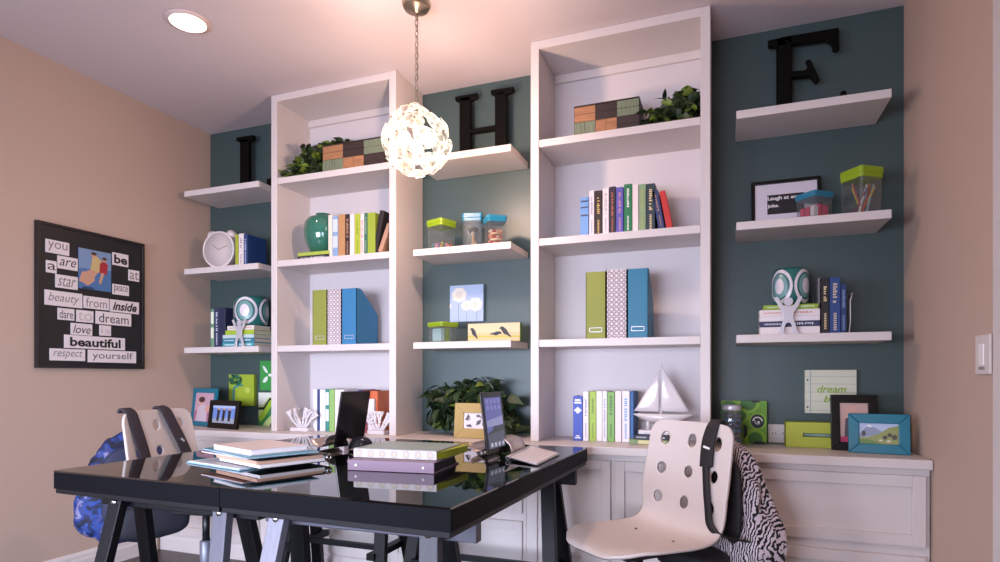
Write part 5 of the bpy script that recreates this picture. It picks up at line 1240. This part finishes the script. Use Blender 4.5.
# ------------------------------------------------------------------ backpacks
def zebra(nt):
    v = objcoord(nt, (1, 1, 1)); n = nt.nodes.new('ShaderNodeTexWave'); n.wave_type = 'BANDS'; n.bands_direction = 'X'
    n.inputs['Scale'].default_value = 36; n.inputs['Distortion'].default_value = 7.5; n.inputs['Detail'].default_value = 2; n.inputs['Detail Scale'].default_value = 1.1
    nt.links.new(v, n.inputs[0]); return n.outputs['Fac']
ZEBRA = ramp_mat('zebra_cloth', [(0, '#0c090e'), (0.50, '#cdc2ca')], zebra, 0.75)
def floral(nt):
    v = objcoord(nt); n = nt.nodes.new('ShaderNodeTexNoise'); n.inputs['Scale'].default_value = 17; n.inputs['Detail'].default_value = 4; n.inputs['Distortion'].default_value = 1.2
    nt.links.new(v, n.inputs[0]); return n.outputs['Fac']
FLORAL = ramp_mat('blue_floral_cloth', [(0, '#0a102c'), (0.42, '#142456'), (0.49, '#1d4294'), (0.55, '#353f78'), (0.61, '#807ea6')], floral, 0.7)
NAVY = mat('navy_nylon', '#23242f', 0.6); BLKNYLON = mat('black_nylon', '#151316', 0.7, bump=0.3, bscale=300); STRAPM = mat('plum_black_webbing', '#332a32', 0.75, bump=0.3, bscale=400)
def soft(mb, c, hx, hy, hz, e=0.55, seed=0, amp=0.012, n=18, sag=0.0, taper=0.0):
    """pillow-like box: superellipsoid with folds"""
    vs = []; fs = []; nu = n*2
    def sp(v, p): return math.copysign(abs(v)**p, v)
    for i in range(n+1):
        ph = -PI/2+PI*i/n
        for j in range(nu):
            th = 2*PI*j/nu; cz = sp(math.sin(ph), e); cc = sp(math.cos(ph), e)
            k = 1+sag*(-cz) - taper*max(0, cz)
            p = Vector((hx*k*cc*sp(math.cos(th), e), hy*k*cc*sp(math.sin(th), e), hz*cz))
            d = noise.noise(p*9+Vector((seed, 0, 0)))*amp+noise.noise(Vector((p.x*26, p.y*26, p.z*9))+Vector((0, seed, 0)))*amp*0.5
            vs.append(Vector(c)+p+p.normalized()*d)
    for i in range(n):
        for j in range(nu): fs.append((i*nu+j, i*nu+(j+1) % nu, (i+1)*nu+(j+1) % nu, (i+1)*nu+j))
    mb.faces(vs, fs, 0, True); return mb
def ribbon(mb, pts, w, th, wdir, mi=0):
    """flat strap along pts, width along wdir"""
    wd = Vector(wdir).normalized(); vs = []; n = len(pts); P_ = [Vector(p) for p in pts]; ws = w if isinstance(w, list) else [w]*n
    for i, p in enumerate(P_):
        d = (P_[min(i+1, n-1)]-P_[max(i-1, 0)]).normalized(); nn = d.cross(wd).normalized(); w2 = nn.cross(d).normalized()
        for a, b in ((-1, -1), (1, -1), (1, 1), (-1, 1)): vs.append(p+w2*(a*ws[i]/2)+nn*(b*th/2))
    fs = [(0, 1, 2, 3), ((n-1)*4+3, (n-1)*4+2, (n-1)*4+1, (n-1)*4)]
    for i in range(n-1):
        for k in range(4): fs.append((i*4+k, i*4+(k+1) % 4, (i+1)*4+(k+1) % 4, (i+1)*4+k))
    mb.faces(vs, fs, mi, True); return mb
def smooth_path(pts, n=6):
    P_ = [Vector(p) for p in pts]; out = []
    for i in range(len(P_)-1):
        p0, p1, p2, p3 = P_[max(0, i-1)], P_[i], P_[i+1], P_[min(len(P_)-1, i+2)]
        for k in range(n):
            u = k/n; out.append(0.5*((2*p1)+(p2-p0)*u+(2*p0-5*p1+4*p2-p3)*u*u+(3*p1-p0-3*p2+p3)*u**3))
    return out+[P_[-1]]
# zebra backpack hung on the back of the right chair (chair frame coordinates)
t = thing('backpack', 'black and white zebra backpack hanging behind the right chair', 'backpack', (C2[0], C2[1], 0.3), R2)
L0 = -0.3
soft(MB(), (0.10, 0.298, 0.62+L0), 0.098, 0.016, 0.16, 0.55, 3, 0.006).build('back_panel', BLKNYLON, t, world=False)
soft(MB(), (0.085, 0.385, 0.54+L0), 0.175, 0.085, 0.27, 0.68, 5, 0.04, 30, 0.20, 0.35).build('body', ZEBRA, t, world=False)
soft(MB(), (0.09, 0.46, 0.47+L0), 0.14, 0.05, 0.14, 0.62, 8, 0.025, 20).build('front_pocket', ZEBRA, t, world=False)
soft(MB(), (0.03, 0.335, 0.41+L0), 0.19, 0.06, 0.13, 0.65, 11, 0.03, 20).build('side_drape', ZEBRA, t, world=False)
soft(MB(), (0.055, 0.20, 0.415+L0), 0.135, 0.09, 0.042, 0.6, 9, 0.008).build('lower_flap', BLKNYLON, t, world=False)
p = smooth_path([(0.118, 0.325, 0.80), (0.115, 0.297, 0.895), (0.111, 0.277, 0.9165), (0.106, 0.255, 0.895), (0.100, 0.237, 0.83), (0.104, 0.223, 0.75)])
ribbon(MB(), [q+Vector((0, 0, L0)) for q in p], [0.046]*12+[0.048+0.001*k for k in range(12)]+[0.058]*(len(p)-24), 0.009, (1, 0, 0)).build('shoulder_strap', BLKNYLON, t, world=False, bevel=0.003)
p = smooth_path([(0.104, 0.221, 0.755), (0.122, 0.206, 0.68), (0.145, 0.190, 0.61), (0.170, 0.176, 0.555), (0.205, 0.20, 0.525), (0.226, 0.30, 0.50)])
ribbon(MB(), [q+Vector((0, 0, L0)) for q in p], 0.026, 0.005, (1, 0.1, 0)).build('strap_webbing', BLKNYLON, t, world=False)
MB().box(-0.015, 0.015, -0.002, 0.002, -0.004, 0.004).build('white_tag', P('#e8e4e6', 0.6), t, world=False, loc=(0.101, 0.2295, 0.82+L0), rot=(-0.15, 0.2, 0))
# blue backpack behind the left chair
BR = 1.01; BL = (0.665, -1.07)
t = thing('backpack', 'blue floral backpack hanging behind the left chair', 'backpack', (BL[0], BL[1], 0.3), BR); L0 = -0.3
soft(MB(), (0.035, -0.015, 0.525+L0), 0.185, 0.035, 0.225, 0.55, 13, 0.008).build('back_panel', mat('slate_blue_mesh', '#282c48', 0.7), t, world=False)
soft(MB(), (-0.035, 0.055, 0.54+L0), 0.21, 0.08, 0.26, 0.7, 15, 0.03, 26, 0.08, 0.3).build('body', FLORAL, t, world=False)
soft(MB(), (-0.09, 0.10, 0.44+L0), 0.15, 0.055, 0.13, 0.62, 18, 0.02, 18).build('front_pocket', FLORAL, t, world=False)
soft(MB(), (0.05, -0.05, 0.385+L0), 0.17, 0.03, 0.085, 0.7, 19, 0.010, 18).build('lower_panel', NAVY, t, world=False)
MC = Matrix.Translation((C1[0], C1[1], 0.02)) @ Matrix.Rotation(R1, 4, 'Z')
for x0, x1 in ((-0.160, -0.118), (0.040, 0.145)):
    x = lambda u: x0+(x1-x0)*u
    p = smooth_path([(x0, 0.289, 0.899), (x0, 0.286, 0.909), (x0, 0.277, 0.9165), (x(0.12), 0.252, 0.895), (x(0.35), 0.234, 0.83), (x(0.68), 0.217, 0.75), (x(1), 0.202, 0.665)])
    ribbon(MB(), [MC @ q for q in p], 0.056, 0.009, MC.to_3x3() @ Vector((1, 0, 0))).build('shoulder_strap', STRAPM, t, bevel=0.003)
MB().box(-0.012, 0.012, -0.0025, 0.0025, -0.004, 0.004, 0, MC @ Matrix.Translation((0.112, 0.2115, 0.755)) @ Euler((-0.2, 0.6, 0)).to_matrix().to_4x4()).build('strap_buckle', SILVER, t)
for dx, z0 in ((-0.215, 0.455), (-0.175, 0.445)):
    MB().tube([(dx-0.02, 0.16, z0+L0), (dx-0.02, 0.165, z0+L0-0.03)], 0.003, 6).box(dx-0.028, dx-0.012, 0.161, 0.169, z0+L0-0.095, z0+L0-0.03).build('zipper_pull', P('#2a2a30', 0.5), t, world=False)
p = smooth_path([(0.19, -0.02, 0.40), (0.26, -0.03, 0.43), (0.31, -0.04, 0.47), (0.35, -0.05, 0.49)])
ribbon(MB(), [q+Vector((0, 0, L0)) for q in p], [0.02]*8+[0.008]*(len(p)-8), 0.004, (0, 1, 0.3)).build('strap_tail', BLKNYLON, t, world=False)
